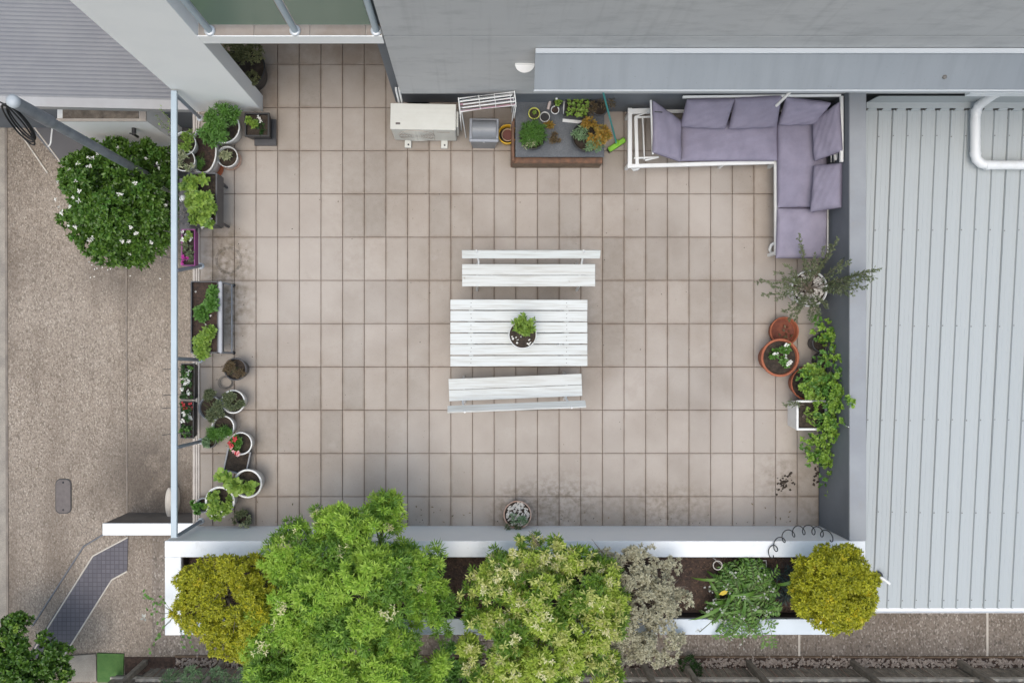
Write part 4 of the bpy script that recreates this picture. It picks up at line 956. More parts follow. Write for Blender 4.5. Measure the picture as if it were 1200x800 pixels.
def pebbles(root, r, z, n_, size, m=None, cx=0, cy=0, name='pebbles'):
    a = rng.uniform(0, 6.28, n_); q = r * np.sqrt(rng.uniform(0, 1, n_)); C = np.stack([cx + q * np.cos(a), cy + q * np.sin(a), np.full(n_, z)], 1)
    sc_ = rng.uniform(size * .6, size * 1.2, (n_, 1, 1)); V = C[:, None] + (T[None] * [1, 1, .6] + rng.normal(0, .18, (n_, 6, 3))) * sc_
    o = np_mesh(name, V.reshape(-1, 3), (fc_p[None] + (np.arange(n_) * 6)[:, None, None]).reshape(-1, 3), m or M['pebw'], root); o['kind'] = 'stuff'; return o
T = np.array([(1, 0, 0), (0, 1, 0), (-1, 0, 0), (0, -1, 0), (0, 0, 1), (.75, .75, .5)]); fc_p = np.array([[0, 5, 4], [5, 1, 4], [1, 2, 4], [2, 3, 4], [3, 0, 4], [0, 1, 5]])

def P_(px, py, h, label, cat='potted plant', name='potted_plant', group=None, rz=0, z=0):
    c = W(px, py, z + h); return thing(name, label, cat, (c.x, c.y, z), rz, group)
G = 'potted plants along the west railing'
# table plant
t = P_(612.5, 392, .17, 'green herb with white pebbles in a white pot on the table', z=.752)
t.location = W(612.5, 392, .92) - Vector((0, 0, .165)); r = S(16.5, .92)
pot_round(t, r, .17, M['whitepl'], rim=.01, fill=.03, taper=.8); pebbles(t, r * .75, .142, 22, .018, M['flw'], 0, -.02)
E = [(-.03, .17, .30, .09, .08, .10), (.07, .15, .30, .08, .08, .1), (.0, .07, .27, .09, .08, .09), (-.09, .12, .27, .06, .05, .06)]
foliage(t, E, 110, 8, .050, .026, L['lime'], e0=30); stems(t, E, .14)
# alcove shrub
t = P_(291, 77, .40, 'dark clipped shrub in a black pot behind the white wall', z=0); r = S(25, .4)
t.location = W(287, 79, .4) - Vector((0, 0, .4)); pot_round(t, .27, .40, M['black'])
foliage(t, [(0, 0, .52, .26, .27, .22), (-.12, .1, .5, .2, .2, .2)], 900, 7, .035, .016, L['hedge'], lo=.55, up=.3)
# row 1
t = P_(262, 149, .30, 'feathery green plant in a white pot at the foot of the white wall', group=G); pot_round(t, S(19, .3), .3, M['whitepl'])
E = [(-.03, .03, .44, .24, .22, .14), (-.09, -.12, .42, .16, .14, .12), (.08, .12, .4, .14, .14, .1)]; foliage(t, E, 330, 8, .075, .02, L['mid'], e0=30, droop=.3); stems(t, E, .25, 12)
t = P_(301, 146, .28, 'lime seedlings in a black square pot near the wall corner', group=G); pot_sq(t, S(28, .28), S(27, .28), .28, M['black'])
mb = MB(); mb.boxc((-.10, -.22, 0), (.20, .14, .04)); mb.build('saucer', M['charcoal'], t)
foliage(t, [(-.06, .03, .28, .07, .08, .06)], 30, 7, .05, .03, L['lime']); foliage(t, [(.04, -.02, .26, .06, .1, .03)], 12, 6, .05, .02, L['deep'])
petals([(.05, .06, .33), (.06, .03, .31), (.03, .1, .3)], .03, M['flw'], t)
t = P_(237.5, 177, .34, 'long white oval planter of dark soil with a drooping seedling', group=G); pot_round(t, S(27, .34), .34, M['whitepl'], 'mulch', .60, 1, rim=.03, taper=.85)
E = [(-.03, -.15, .36, .10, .09, .07)]; foliage(t, E, 70, 8, .045, .009, L['mid'], e0=30, droop=.4); stems(t, E, .3, 5, .003)
mb = MB(); mb.tube([(-.01, .22, .28), (-.012, .28, .42)], .012, 6); mb.build('spigot', M['wire'], t)
t = P_(266, 183.5, .2, 'cream variegated spider plant in a small round white pot', group=G); pot_round(t, S(12.5, .2), .2, M['whitepl'], rim=.012)
foliage(t, [(0, 0, .21, .09, .09, .05)], 45, 8, .05, .014, L['varieg'], e0=20)
mb = MB(); mb.lathe([(0, 0), (.13, 0), (.15, .02)], (0, 0, 0), 24); mb.build('saucer', M['terra_dusty'], t)
t = P_(250, 197, .02, 'chipped terracotta saucer beneath the long oval planter', 'saucer', 'pot_saucer', z=0); mb = MB(); mb.lathe([(0, .004), (.12, .004), (.14, .02), (.145, .02), (.13, 0)], (0, 0, 0), 24); mb.build('dish', M['terra'], t)
# hanging round pots outside rail
for (px, py, lab, lm, rr) in ((213, 166, 'pale round hanging pot with a lime trailer behind the handrail, upper one', 'lime', 14), (213, 186, 'pale round hanging pot of white variegated leaves behind the handrail, lower one', 'varieg', 13)):
    t = P_(px, py, .30, lab, 'hanging pot', 'hanging_pot', 'pots hung on the handrail', z=.35); pot_round(t, S(rr, .6), .22, M['whitepl'], rim=.012)
    foliage(t, [(0.02, 0, .24, .12, .12, .07)], 60, 7, .05, .018, L[lm])
    mb = MB(); mb.tube([(-.02, 0, .2), (-.03, 0, .5), (-.06, 0, .62)], .005, 5); mb.build('hanger', M['wire'], t)
# planter on black legs
t = P_(237, 233, .62, 'black raised planter on splayed legs full of lime green leaves', 'planter', 'raised_trough', None)
bx, by = S(33, .62), S(60, .62)
mb = MB(); mb.boxc((-bx / 2, -by / 2, .34), (bx / 2, by / 2, .36)); 
for s_ in (-1, 1): mb.boxc((s_ * bx / 2 - .01, -by / 2, .34), (s_ * bx / 2 + .01, by / 2, .62)); mb.boxc((-bx / 2 + .011, s_ * by / 2 - .01, .34), (bx / 2 - .011, s_ * by / 2 + .01, .62))
mb.build('trough', M['charcoal'], t); mb = MB(); mb.boxc((-bx / 2 + .012, -by / 2 + .012, .4), (bx / 2 - .012, by / 2 - .012, .56)); mb.build('soil', M['soil'], t)
for (px, py, sy) in ((266, 220, 1), (268, 266, -1), (236, 212, 1), (236, 262, -1)):
    f = W(px, py, 0) - t.location; sx = 1 if px > 240 else -1
    mb = MB(); mb.tube([(f.x, f.y, 0), (sx * bx * .45, f.y + sy * .0, .5)], [.018, .03], 6); mb.build('leg', M['charcoal'], t)
foliage(t, [(-.03, .13, .66, .16, .18, .10), (-.02, -.07, .66, .17, .2, .11), (.03, -.26, .63, .12, .1, .08)], 190, 8, .075, .045, L['lime'], shape='hex', e0=30)
petals([(.02, -.38, .66), (.13, -.27, .64), (-.06, -.3, .66)], .025, M['flw'], t)
# hanging ornament
t = P_(213, 232, .7, 'white glass ball ornament wired to the handrail', 'ornament', 'hanging_ornament'); 
mb = MB(); mb.lathe([(0, .70), (.03, .695), (.05, .66), (.04, .62), (0, .6)], (0, 0, 0), 16); mb.build('ball', M['whitepl'], t)
mb = MB()
for k in range(5): mb.tube([(-.08 + .02 * k, .12 * math.cos(k), .72), (random.uniform(-.05, .1), random.uniform(-.1, .1), .68), (.03 * k - .05, -.12 * math.sin(k + .5), .6)], .006, 5)
for k in range(3): mb.tube([(-.15 + .02 * k, .05 + .015 * k, 1.03), (-.05, .02, .75)], .004, 4)
mb.build('wire', M['wire'], t)
t = P_(214, 205, .3, 'dead grey twigs heaped in a wire basket outside the railing', 'basket', 'wire_basket'); t.location = W(216, 240, .3) - Vector((0, 0, .1))
mb = MB()
for k in range(60): 
    a = Vector((random.uniform(-.08, .10), random.uniform(-.3, .35), random.uniform(.0, .1))); mb.tube([a, a + Vector((random.uniform(-.1, .1), random.uniform(-.1, .1), random.uniform(-.03, .06)))], .004, 4)
mb.build('twigs', M['wire'], t)
mb = MB(); mb.boxc((-.10, -.34, -.08), (.12, .38, 0)); mb.build('basket', M['charcoal'], t)
# rail boxes
def railbox(px, py, wpx, hpx, m, lab, spots, seed=0):
    z = .45; t = P_(px, py, .18, lab, 'window box', 'rail_planter', 'flower boxes hung outside the railing', z=z - .18)
    pot_sq(t, S(wpx, z), S(hpx, z), .18, m, .9, .008, .03)
    hy = S(hpx, z) / 2; hx = S(wpx, z) / 2
    for (mm, kk, y0, y1, typ) in spots:
        C = np.stack([rng.uniform(-hx * .8, hx * .7, kk), rng.uniform(y0 * hy, y1 * hy, kk), rng.uniform(.17, .24, kk)], 1)
        if typ == 'f': petals(C, .032, mm, t, w=.8)
        else: V, Fc = rosettes(C, np.tile([0, 0, 1.], (kk, 1)), 7, .045, .026); np_mesh('foliage', V, Fc, mm, t)
    for s_ in (-1, 1):
        mb = MB(); mb.tube([(hx * .6, s_ * hy * .7, .19), (-hx, s_ * hy * .7, .26), (-hx - .10, s_ * hy * .7, .56)], .005, 5); mb.build('bracket', M['wire'], t)
railbox(220.5, 290, 15, 42, M['magenta'], 'purple flower box with white and magenta petunias hung outside the railing', [(M['flw'], 7, .3, .85, 'f'), (L['lime'], 9, .3, .9, 'l'), (L['olive'], 16, -.7, .3, 'l'), (M['flm'], 7, -.95, -.5, 'f')])
railbox(220, 447, 15, 42, M['black'], 'black flower box full of white blossoms hung outside the railing', [(M['flw'], 16, -.8, .85, 'f'), (L['deep'], 34, -.9, .9, 'l'), (L['mid'], 8, -.5, .9, 'l')])
railbox(219, 491.5, 15, 43, M['black'], 'black flower box of red and white blossoms hung outside the railing', [(M['flr'], 7, .45, .95, 'f'), (M['flw'], 9, -.15, .4, 'f'), (L['deep'], 22, -.9, .9, 'l'), (L['mid'], 6, -.9, -.5, 'l')])
# grey planter trolley
t = P_(239.5, 371.5, .55, 'grey metal planter stand with two leafy lettuces and a wire side shelf', 'planter', 'planter_stand'); z = .55
bx, by = S(31, z), S(83, z)
mb = MB()
for s_ in (-1, 1): mb.boxc((s_ * bx / 2 - .008, -by / 2, .30), (s_ * bx / 2 + .008, by / 2, .55)); mb.boxc((-bx / 2 + .009, s_ * by / 2 - .008, .30), (bx / 2 - .009, s_ * by / 2 + .008, .55))
mb.build('trough', M['charcoal'], t); mb = MB(); mb.boxc((-bx / 2 + .009, -by / 2 + .009, .3), (bx / 2 - .009, by / 2 - .009, .50)); mb.build('soil', M['mulch'], t)
mb = MB(); mb.boxc((bx / 2 + .009, -by / 2, .50), (bx / 2 + .055, by / 2, .55), bev=.003); mb.build('side_rail', M['greypl2'], t)
sh = W(271, 411, .12) - t.location
mb = MB()
for xx in (bx / 2 + .06, (bx / 2 + sh.x) / 2 + .03, sh.x + .01): mb.tube([(xx, -by / 2 + .0, .12), (xx, by / 2 - .0, .12)], .007, 5)
for k in range(15): mb.tube([(bx / 2 + .03, -by / 2 + k * by / 14, .12), (sh.x + .01, -by / 2 + k * by / 14, .12)], .004, 4)
mb.build('wire_shelf', M['steel'], t)
for s_ in (-1, 1):
    for xx in (-bx / 2, sh.x):
        mb = MB(); mb.tube([(xx, s_ * by / 2, .0), (xx if xx < 0 else bx / 2 + .03, s_ * by / 2, .52)], .014, 6); mb.build('leg', M['steel'], t)
        mb = MB(); mb.lathe([(0, .04), (.02, .035), (.025, 0)], (xx, s_ * by / 2, 0), 10); mb.build('castor', M['black'], t)
for (yy, nm) in ((.22, 1), (-.28, 2)):
    foliage(t, [(-.0, yy, .56, .15, .20, .09)], 150, 8, .06, .034, L['mid'] if nm == 1 else L['lime'], shape='hex', e0=30)
petals([(-.09, .33, .62), (.06, .2, .62), (.05, .1, .62), (.09, .02, .58), (.03, -.02, .57), (.02, -.10, .56)], .018, M['flw'], t)
# round pots
def rp(px, py, rp_, h, m, lab, fol=None, soil='soil', rim=.018, group=G):
    t = P_(px, py, h, lab, group=group); pot_round(t, S(rp_, h), h, m, soil, rim=rim)
    if fol: fol(t, S(rp_, h), h)
    return t
def fdef(m, n_=110, Ln=.05, Wd=.02, up=.05, hh=.09, k=.95, shape='kite', dx=0, dy=0, droop=.15):
    def f(t, r, h):
        E = [(dx, dy, h + up - .03, r * k, r * k, hh)]; foliage(t, E, n_, 8, Ln, Wd, m, lo=.1, shape=shape, droop=droop, below=-.1); stems(t, E, h - .06, 6)
    return f
t = rp(275.5, 432.5, 13.5, .28, M['charcoal'], 'dry twiggy plant in a dark grey pot with a wire hoop beside it', fdef(L['dry'], 90, .05, .008, hh=.05, k=.8))
mb = MB(); c_ = W(265, 448, .02) - t.location
for k in range(3): mb.tube([(c_.x + (.075 + .01 * k) * math.cos(a), c_.y + (.07 + .01 * k) * math.sin(a), .01 + .012 * k + .05 * math.sin(a / 2)) for a in [2 * PI * i / 20 for i in range(21)]], .004, 4)
mb.build('wire_hoop', M['wire'], t)
rp(273, 470.5, 14, .28, M['whitepl'], 'round white pot of small dark green leaves beside a darker pot', fdef(L['olive'], 150, .04, .018, hh=.05, k=.75))
rp(246.5, 478, 14.5, .30, M['greypl'], 'grey pot overflowing with dark bushy leaves nearest the rail', fdef(L['olive'], 210, .05, .018, hh=.10, k=.98, dy=.03))
rp(261, 500, 13.5, .26, M['whitepl'], 'white pot of bright feathery herb between the dark pots', fdef(L['mid'], 210, .05, .010, hh=.10, k=.95, dx=-.03))
rp(245.5, 517, 8, .18, M['charcoal'], 'smallest round black pot with a dark leafy cutting', fdef(L['bluegreen'], 26, .05, .03, hh=.03, k=.6, shape='hex'))
t = rp(282, 519.5, 13.5, .28, M['whitepl'], 'white pot of red and pink geraniums above the black tray', fdef(L['mid'], 70, .045, .03, hh=.05, k=.7))
petals([(-.05, .07, .40), (-.09, -.03, .38), (-.12, .01, .37), (-.03, -.12, .36)], .04, M['flr'], t, w=.8); petals([(-.10, -.05, .37), (-.02, -.15, .36), (.0, -.11, .36), (-.07, -.10, .36)], .035, mat('pink_petals', (.72, .42, .42), .6), t, w=.8)
t = P_(277.5, 540.5, .14, 'shallow dark rectangular tray of bare potting soil', 'seed tray', 'seed_tray', None, R(-12)); pot_sq(t, S(27, .14), S(27, .14), .14, M['greypl'], .9, .012, .03)
t = rp(290, 566.5, 17, .34, M['whitepl'], 'tall white pot with broad lime leaves reaching over the tray', None, rim=.025)
foliage(t, [(-.05, .0, .42, .13, .12, .08), (-.2, .08, .42, .12, .1, .07)], 60, 6, .085, .065, L['lime'], shape='hex', e0=40); stems(t, [(-.15, .05, .4, .15, .12, .08)], .27, 8)
t = rp(257.5, 587, 17.5, .34, M['whitepl'], 'white pot of lime leaves and white blossom spilling toward the rail', None, rim=.03)
foliage(t, [(0, -.02, .38, .13, .13, .08), (-.08, -.1, .36, .14, .1, .06)], 95, 7, .06, .045, L['lime'], shape='hex', e0=35); petals(rng.uniform([-.14, -.22, .36], [.1, -.05, .44], (20, 3)), .02, M['flw'], t)
t = rp(238, 592, 9, .2, M['greypl2'], 'small pale grey pot with trailing ivy leaning on the terrace edge', fdef(L['mid'], 26, .05, .04, hh=.06, k=.9, shape='hex', dx=-.04))
rp(285.5, 607, 9, .12, M['black'], 'low pot of reddish green succulent rosettes against the parapet', lambda t, r, h: (foliage(t, [(0, 0, .15, .10, .09, .06)], 34, 9, .05, .02, L['olive'], e0=20), foliage(t, [(.02, -.02, .15, .07, .09, .05)], 10, 8, .045, .018, L['varieg'])))
# south pot
t = P_(606.5, 603, .22, 'terracotta pot topped with white pebbles against the white parapet', group=None); pot_round(t, S(16.5, .22), .22, M['terra_dusty'], rim=.014, fill=.03); pebbles(t, .155, .195, 110, .022)
V = foliage(t, [(-.02, -.05, .24, .13, .06, .05)], 34, 7, .05, .012, L['bluegreen']); foliage(t, [(-.10, -.16, .22, .14, .05, .04)], 26, 6, .05, .012, L['olive'])
# sprawling plant with pebbles
def spray(t, base, dirs, m, Ln, Wd, lf=.7, step=.05, r=.004, sag=.35, nm='sprig', ms=None, pair=2):
    mb = MB(); PP = []; DD = []
    for d in dirs:
        d = Vector(d); n_ = max(3, int(d.length / step)); p = Vector(base); dn = d.normalized(); pts = [p.copy()]
        for i in range(n_):
            f = i / n_; v = (dn + Vector((random.gauss(0, .18), random.gauss(0, .18), .35 - sag * 2 * f + random.gauss(0, .1)))).normalized() * step; p = p + v; pts.append(p.copy())
            if f > 1 - lf:
                for q in range(pair): PP.append(tuple(p)); DD.append(tuple(v.normalized() + Vector((random.gauss(0, .7), random.gauss(0, .7), random.gauss(.1, .35)))))
        mb.tube(pts, [r * (1 - .7 * i / len(pts)) for i in range(len(pts))], 4)
    mb.build('stem', ms or M['bark'], t); PP = np.array(PP); DD = np.array(DD)
    PP = np.repeat(PP, 2, 0) + rng.normal(0, .008, (len(PP) * 2, 3)); DD = np.repeat(DD, 2, 0) + rng.normal(0, .4, (len(DD) * 2, 3)); N_ = len(PP)
    V, Fc = leaf_geo(PP, DD, rng.normal(0, .5, (N_, 3)) + [0, 0, 1], Ln * rng.uniform(.6, 1.2, N_), Wd * rng.uniform(.7, 1.2, N_), .15, 'hex' if Wd > .03 else 'kite'); return np_mesh('foliage', V, Fc, m, t)
t = P_(949, 338, .42, 'white pebbled pot with sprawling fine leaved stems beside the sofa'); pot_round(t, S(21.5, .42), .42, M['whitepl'], rim=.02, fill=.03, taper=.65); pebbles(t, .2, .395, 190, .026)
dirs = [(-.62, .03, .2), (-.55, -.08, .15), (-.38, -.26, .2), (-.3, -.35, .1), (-.1, -.36, .15), (.02, -.3, .2), (.1, -.2, .2), (.55, .0, .3), (.6, .12, .35), (.72, .12, .3), (.05, .42, .2), (-.08, .35, .2), (.14, .52, .2), (-.2, .5, .1), (-.32, .2, .1), (.25, .3, .2), (-.22, -.22, .2), (-.45, .12, .2), (-.12, .25, .3), (.3, -.05, .3)]
spray(t, (-.02, 0, .42), [(a * 1.5, b * 1.4, c + .1) if a < .3 else (a * .85, b * 1.3, .95) for a, b, c in dirs] + [((a * 1.15 if a < .25 else a * .75) + .05, b * 1.2 - .04, c if a < .25 else .8) for a, b, c in dirs], L['olive'], .045, .017, lf=.72, step=.034, sag=.16, pair=3)
V, Fc = rosettes(np.stack([rng.uniform(-.16, .02, 26), rng.uniform(-.06, .1, 26), np.full(26, .42)], 1), np.tile([0, 0, 1.], (26, 1)), 8, .05, .012); np_mesh('foliage', V, Fc, L['olive'], t)
# terracottas
t = P_(919.5, 388, .16, 'empty terracotta pot holding a few dead leaves', 'pot', 'empty_pot'); r = S(17, .16); pot_round(t, r, .16, M['terra'], rim=.018, fill=.12)
mb = MB(); mb.disc(r - .028, (0, 0, .06), 24, 1, 1, 0); mb.build('inner_base', mat('dark_terracotta', (.12, .035, .022), .8, c2=(.2, .06, .03), scale=14), t)  # inner base darker than the outside of the pot
V, Fc = leaf_geo(rng.uniform([-.08, -.12, .07], [.12, .05, .09], (14, 3)), rng.normal(0, 1, (14, 3)), np.tile([0, 0, 1.], (14, 1)), np.full(14, .06), np.full(14, .035), 0); np_mesh('dead_leaves', V, Fc, L['dry'], t)
t = P_(914.5, 419, .36, 'large terracotta pot with white flowering plant below the empty pot'); pot_round(t, S(22.5, .36), .36, M['terra'], rim=.03, fill=.05, taper=.7)
foliage(t, [(.01, .0, .35, .12, .12, .05), (.06, .12, .37, .07, .07, .05)], 26, 7, .055, .034, L['mid'], shape='hex'); petals([(.06, .17, .42), (-.10, .05, .4), (-.05, .05, .38), (.05, .03, .39), (.06, 0, .39), (.10, -.07, .4), (.12, -.05, .4), (.08, -.09, .4), (.06, .1, .4)], .032, M['flw'], t, w=.9)
t = P_(947, 449, .26, 'round leaved bright green shrub in a terracotta pot by the dark wall'); pot_round(t, S(20, .26), .26, M['terra'])
foliage(t, [(-.06, .04, .42, .18, .16, .10), (.12, .05, .42, .14, .14, .1), (.0, -.06, .38, .2, .12, .1)], 200, 7, .055, .042, L['lime'], shape='hex', e0=35); stems(t, [(0, 0, .4, .2, .15, .1)], .2, 10)
t = P_(952, 486.5, .42, 'white square planter with leafy seedlings at the base of the vine'); pot_sq(t, S(36, .42), S(34, .42), .42, M['whitepl'], .85, .02, .04)
spray(t, (-.12, -.02, .38), [(.16, .1, .1), (.12, -.1, .1), (.05, .14, .1), (.2, .0, .1)], L['lime'], .04, .028, lf=.9, step=.03, sag=.2)
spray(t, (-.10, .14, .40), [(-.32, .02, .05), (-.26, .04, .1)], L['olive'], .055, .016, lf=.8, step=.03, sag=.2)
# vine on the east wall
vn = thing('climbing_vine', 'lime leaved vine climbing along the foot of the charcoal parapet', 'vine', W(972, 470, 0))
for (px, py, z_, m_, kk, ra_) in ((966, 385, .35, 'lime', 40, 14), (978, 393, .45, 'lime', 20, 8), (962, 398, .3, 'lime', 16, 9), (970, 410, .5, 'lime', 40, 14), (981, 432, .6, 'lime', 70, 15), (985, 448, .7, 'lime', 60, 13), (978, 462, .6, 'mid', 90, 17), (986, 478, .6, 'mid', 80, 15), (970, 478, .5, 'mid', 80, 16), (975, 498, .5, 'mid', 90, 16), (984, 512, .5, 'lime', 50, 13), (962, 508, .4, 'lime', 40, 12), (968, 528, .35, 'lime', 95, 18), (982, 525, .4, 'lime', 60, 13), (954, 527, .3, 'mid', 40, 13), (948, 518, .3, 'mid', 22, 9), (957, 462, .5, 'lime', 40, 14), (940, 445, .45, 'lime', 30, 12), (996, 470, 1.0, 'lime', 14, 7), (980, 545, .35, 'mid', 55, 12), (974, 556, .3, 'lime', 25, 10), (977, 570, .25, 'mid', 25, 9), (975, 578, .2, 'lime', 10, 6), (990, 495, .8, 'lime', 16, 8)):
    c = W(px, py, z_) - vn.location; r_ = S(ra_, z_); foliage(vn, [(c.x, c.y, c.z, r_, r_, r_ * .8)], int(kk * .60), 6, .042, .030, L['vine'], lo=.1, up=.9, shape='hex', e0=35, sub=7); foliage(vn, [(c.x - .05, c.y, c.z - .05, r_ * 1.25, r_ * 1.1, r_ * .8)], int(kk * .42), 6, .045, .026, L['mid'], lo=.1, up=.9, shape='hex', e0=35, sub=4)
mb = MB(); pts = [W(972, 385, .3), W(975, 410, .45), W(978, 440, .5), W(980, 470, .5), W(976, 500, .4), W(978, 530, .3), W(975, 560, .2)]
for k in range(5): mb.tube([p - vn.location + Vector((random.gauss(0, .03), random.gauss(0, .03), -.1 + random.gauss(0, .03))) for p in pts], .006, 5)
for q in range(6): mb.tube([W(972 + q * 3, 582, 0) - vn.location if False else W(970 + q * 2, 470 + q * 6, 0) - vn.location, W(972 + q * 2, 460 + q * 8, .5) - vn.location], .006, 5)
mb.build('stem', M['bark'], vn)
for (px, py) in ((963, 402), (968, 422)):
    t = P_(px, py, .25, 'small black nursery pot under the vine, ' + ('upper one' if py < 410 else 'lower one'), 'pot', 'nursery_pot', 'black nursery pots under the vine'); pot_round(t, S(11, .25), .25, M['charcoal'])
st = thing('vine_stake', 'thin pale stake leaning against the charcoal parapet within the vine', 'stake', W(985, 495, 0)); mb = MB(); mb.tube([W(974, 490, .1) - st.location, W(994.5, 500, .97) - st.location], .006, 5); mb.build('stake', M['alu'], st)
# soil spill
nst = 90; ang = rng.uniform(0, 6.28, nst); q = np.abs(rng.normal(0, .07, nst)); c = W(918, 565, 0); C = np.stack([c.x + q * np.cos(ang) * 1.1, c.y + q * np.sin(ang) + q * np.cos(ang) * .4, np.full(nst, .002)], 1)
c2 = W(958, 555, 0); C[60:, 0] = c2.x + rng.normal(0, .03, 30); C[60:, 1] = c2.y + rng.normal(0, .08, 30)
sc_ = rng.uniform(.006, .022, (nst, 1, 1)); V = C[:, None] + (T[None] * [1, 1, .6] + rng.normal(0, .2, (nst, 6, 3))) * sc_
tag(np_mesh('spilt_soil', V.reshape(-1, 3), (fc_p[None] + (np.arange(nst) * 6)[:, None, None]).reshape(-1, 3), M['soil']), 'clods of dark soil spilt on the tiles left of the vine', 'soil', kind='stuff')
# litter crumbs on tiles
nst = 260; C = np.stack([rng.uniform(X_(240), X_(955), nst), rng.uniform(Y_(612), Y_(140), nst), np.full(nst, .002)], 1)
w1 = 110; C[:w1, 0] = X_(270) + rng.normal(0, .16, w1); C[:w1, 1] = rng.uniform(Y_(600), Y_(270), w1)
C[w1:w1 + 60, 1] = Y_(613) + np.abs(rng.normal(0, .04, 60))
sc_ = rng.uniform(.002, .008, (nst, 1, 1)); V = C[:, None] + (T[None] * [1, 1, .5] + rng.normal(0, .2, (nst, 6, 3))) * sc_
tag(np_mesh('leaf_litter', V.reshape(-1, 3), (fc_p[None] + (np.arange(nst) * 6)[:, None, None]).reshape(-1, 3), M['soil']), 'dark crumbs and leaf litter scattered over the terrace tiles', 'litter', kind='stuff')

# fallen leaves
nst = 70; C = np.concatenate([np.stack([rng.uniform(X_(300), X_(950), 40), Y_(614) + np.abs(rng.normal(0, .16, 40)), np.full(40, .006)], 1), np.stack([rng.uniform(W(10, 0, ZG).x, W(190, 0, ZG).x, 30), rng.uniform(W(0, 760, ZG).y, W(0, 220, ZG).y, 30), np.full(30, ZG + .012)], 1)])
V, Fc = leaf_geo(C, norm(rng.normal(0, 1, (nst, 3)) * [1, 1, .08]), np.tile([0, 0, 1.], (nst, 1)) + rng.normal(0, .2, (nst, 3)), rng.uniform(.02, .05, nst), rng.uniform(.01, .02, nst), 0)
tag(np_mesh('fallen_leaves', V, Fc, L['dry']), 'dry fallen leaves scattered on tiles and driveway', 'leaves', kind='stuff')
# yellow pot
t = P_(595, 157, .22, 'yellow bucket with a rusty brown pot inside it beside the bin', 'bucket', 'bucket'); pot_round(t, S(11.5, .22), .22, M['yellow'], rim=.014, fill=.10)
o = pot_round(t, .085, .19, mat('pale_clay', (.55, .40, .26), .7), rim=.008, fill=.03, name='inner_pot'); o.location = (.0, -.02, .07)
mb = MB(); mb.disc(.07, (.0, -.02, .245), 20); mb.build('rust_water', mat('rust_brown', (.12, .03, .02), .5), t)

# potting bench ---------------------------------------------------------------
zb = .42; pbn = thing('potting_box', 'low timber box with a grey board top used as a potting bench', 'table', W(655, 190, 0))
b0 = pbn.location
def B(px, py, z): return W(px, py, z) - b0
a = B(604, 184, zb); b = B(708, 113, zb)
mb = MB(); mb.boxc((a.x, a.y, zb - .02), (b.x, b.y, zb), bev=.003); mb.build('board_top', M['slate'], pbn)
mb = MB(); mb.boxc((a.x + .02, a.y + .03, .02), (b.x - .02, b.y, zb - .021)); mb.build('body', M['charcoal'], pbn)
a = B(601, 184.5, .30); b = B(706, 191.5, .30)
mb = MB(); mb.boxc((a.x, a.y - .075, .26), (b.x, a.y, .30), bev=.004); mb.build('front_rail', M['timber'], pbn)
mb = MB(); mb.boxc((a.x, a.y - .075, .0), (b.x, a.y - .045, .258), bev=.003); mb.build('front_board', M['timber_old'], pbn)
mb = MB(); mb.boxc((a.x - .02, a.y - .07, .02), (a.x + .018, a.y + .50, zb - .03), bev=.003); mb.build('side_board', M['timber'], pbn)
GB = 'pots and tools on the potting box'
def onb(px, py, h, lab, cat='potted plant', name='potted_plant', g=GB): c = W(px, py, zb + h); return thing(name, lab, cat, (c.x, c.y, zb + .001), 0, g)
t = onb(626, 133, .08, 'lime yellow rimmed cup holding a seedling on the potting box'); pot_round(t, S(7, .5), .09, M['yellowpale'], rim=.012, fill=.02, seg=20); foliage(t, [(0, 0, .09, .03, .03, .02)], 8, 6, .03, .015, L['lime'])
t = onb(638.5, 137, .08, 'white mug with black inside standing left of the seedling tray', 'mug', 'mug'); pot_round(t, S(6, .5), .09, M['whitepl'], 'soil', rim=.007, fill=.03, seg=20)
mb = MB(); mb.disc(S(4.6, .5), (0, 0, .075), 18); mb.build('inside', M['black'], t)
t = onb(650.5, 129, .06, 'white cup with brown centre between the spray bottles', 'cup', 'cup'); pot_round(t, S(5, .5), .07, M['whitepl'], 'mulch', rim=.01, fill=.015, seg=20)
t = onb(644, 122, .03, 'pale pink handled trowel lying left of the small cup', 'trowel', 'garden_trowel'); 
mb = MB(); mb.tube([(-.02, -.07, .03), (0, 0, .03), (.025, .09, .03)], [.018, .022, .008], 8); mb.build('handle', mat('pale_pink_plastic', (.62, .52, .48), .5), t)
t = onb(652, 112, .16, 'white trigger spray bottle at the back of the potting box', 'spray bottle', 'spray_bottle'); pot_round(t, .04, .16, M['whitepl'], seg=16); mb = MB(); mb.boxc((-.015, -.06, .16), (.015, .02, .19), bev=.006); mb.lathe([(0, .2), (.03, .19), (.035, .16)], (0, .01, 0), 12); mb.build('trigger', M['whitepl'], t)
t = onb(654, 119, .1, 'small black pot with two lime sprouts behind the brown centred cup'); pot_round(t, S(6, .5), .09, M['black'], seg=18); foliage(t, [(0, 0, .12, .05, .05, .04)], 12, 5, .035, .025, L['lime'], shape='hex')
t = onb(661.5, 125, .03, 'long narrow white plastic scoop left of the seedling tray', 'scoop', 'plant_scoop'); mb = MB(); mb.box((0, 0, .02), (.038, .19, .02), bev=.006); mb.lathe([(0, .03), (.02, .025), (.022, 0)], (.01, .11, .012), 10); mb.build('blade', M['whitepl'], t)
t = onb(677, 124, .12, 'black square tray of lime green seedlings', 'seedling tray', 'seedling_tray'); t.rotation_euler = (0, 0, R(-6)); pot_sq(t, S(29, .5), S(27, .5), .12, M['black'], .92, .014, .03)
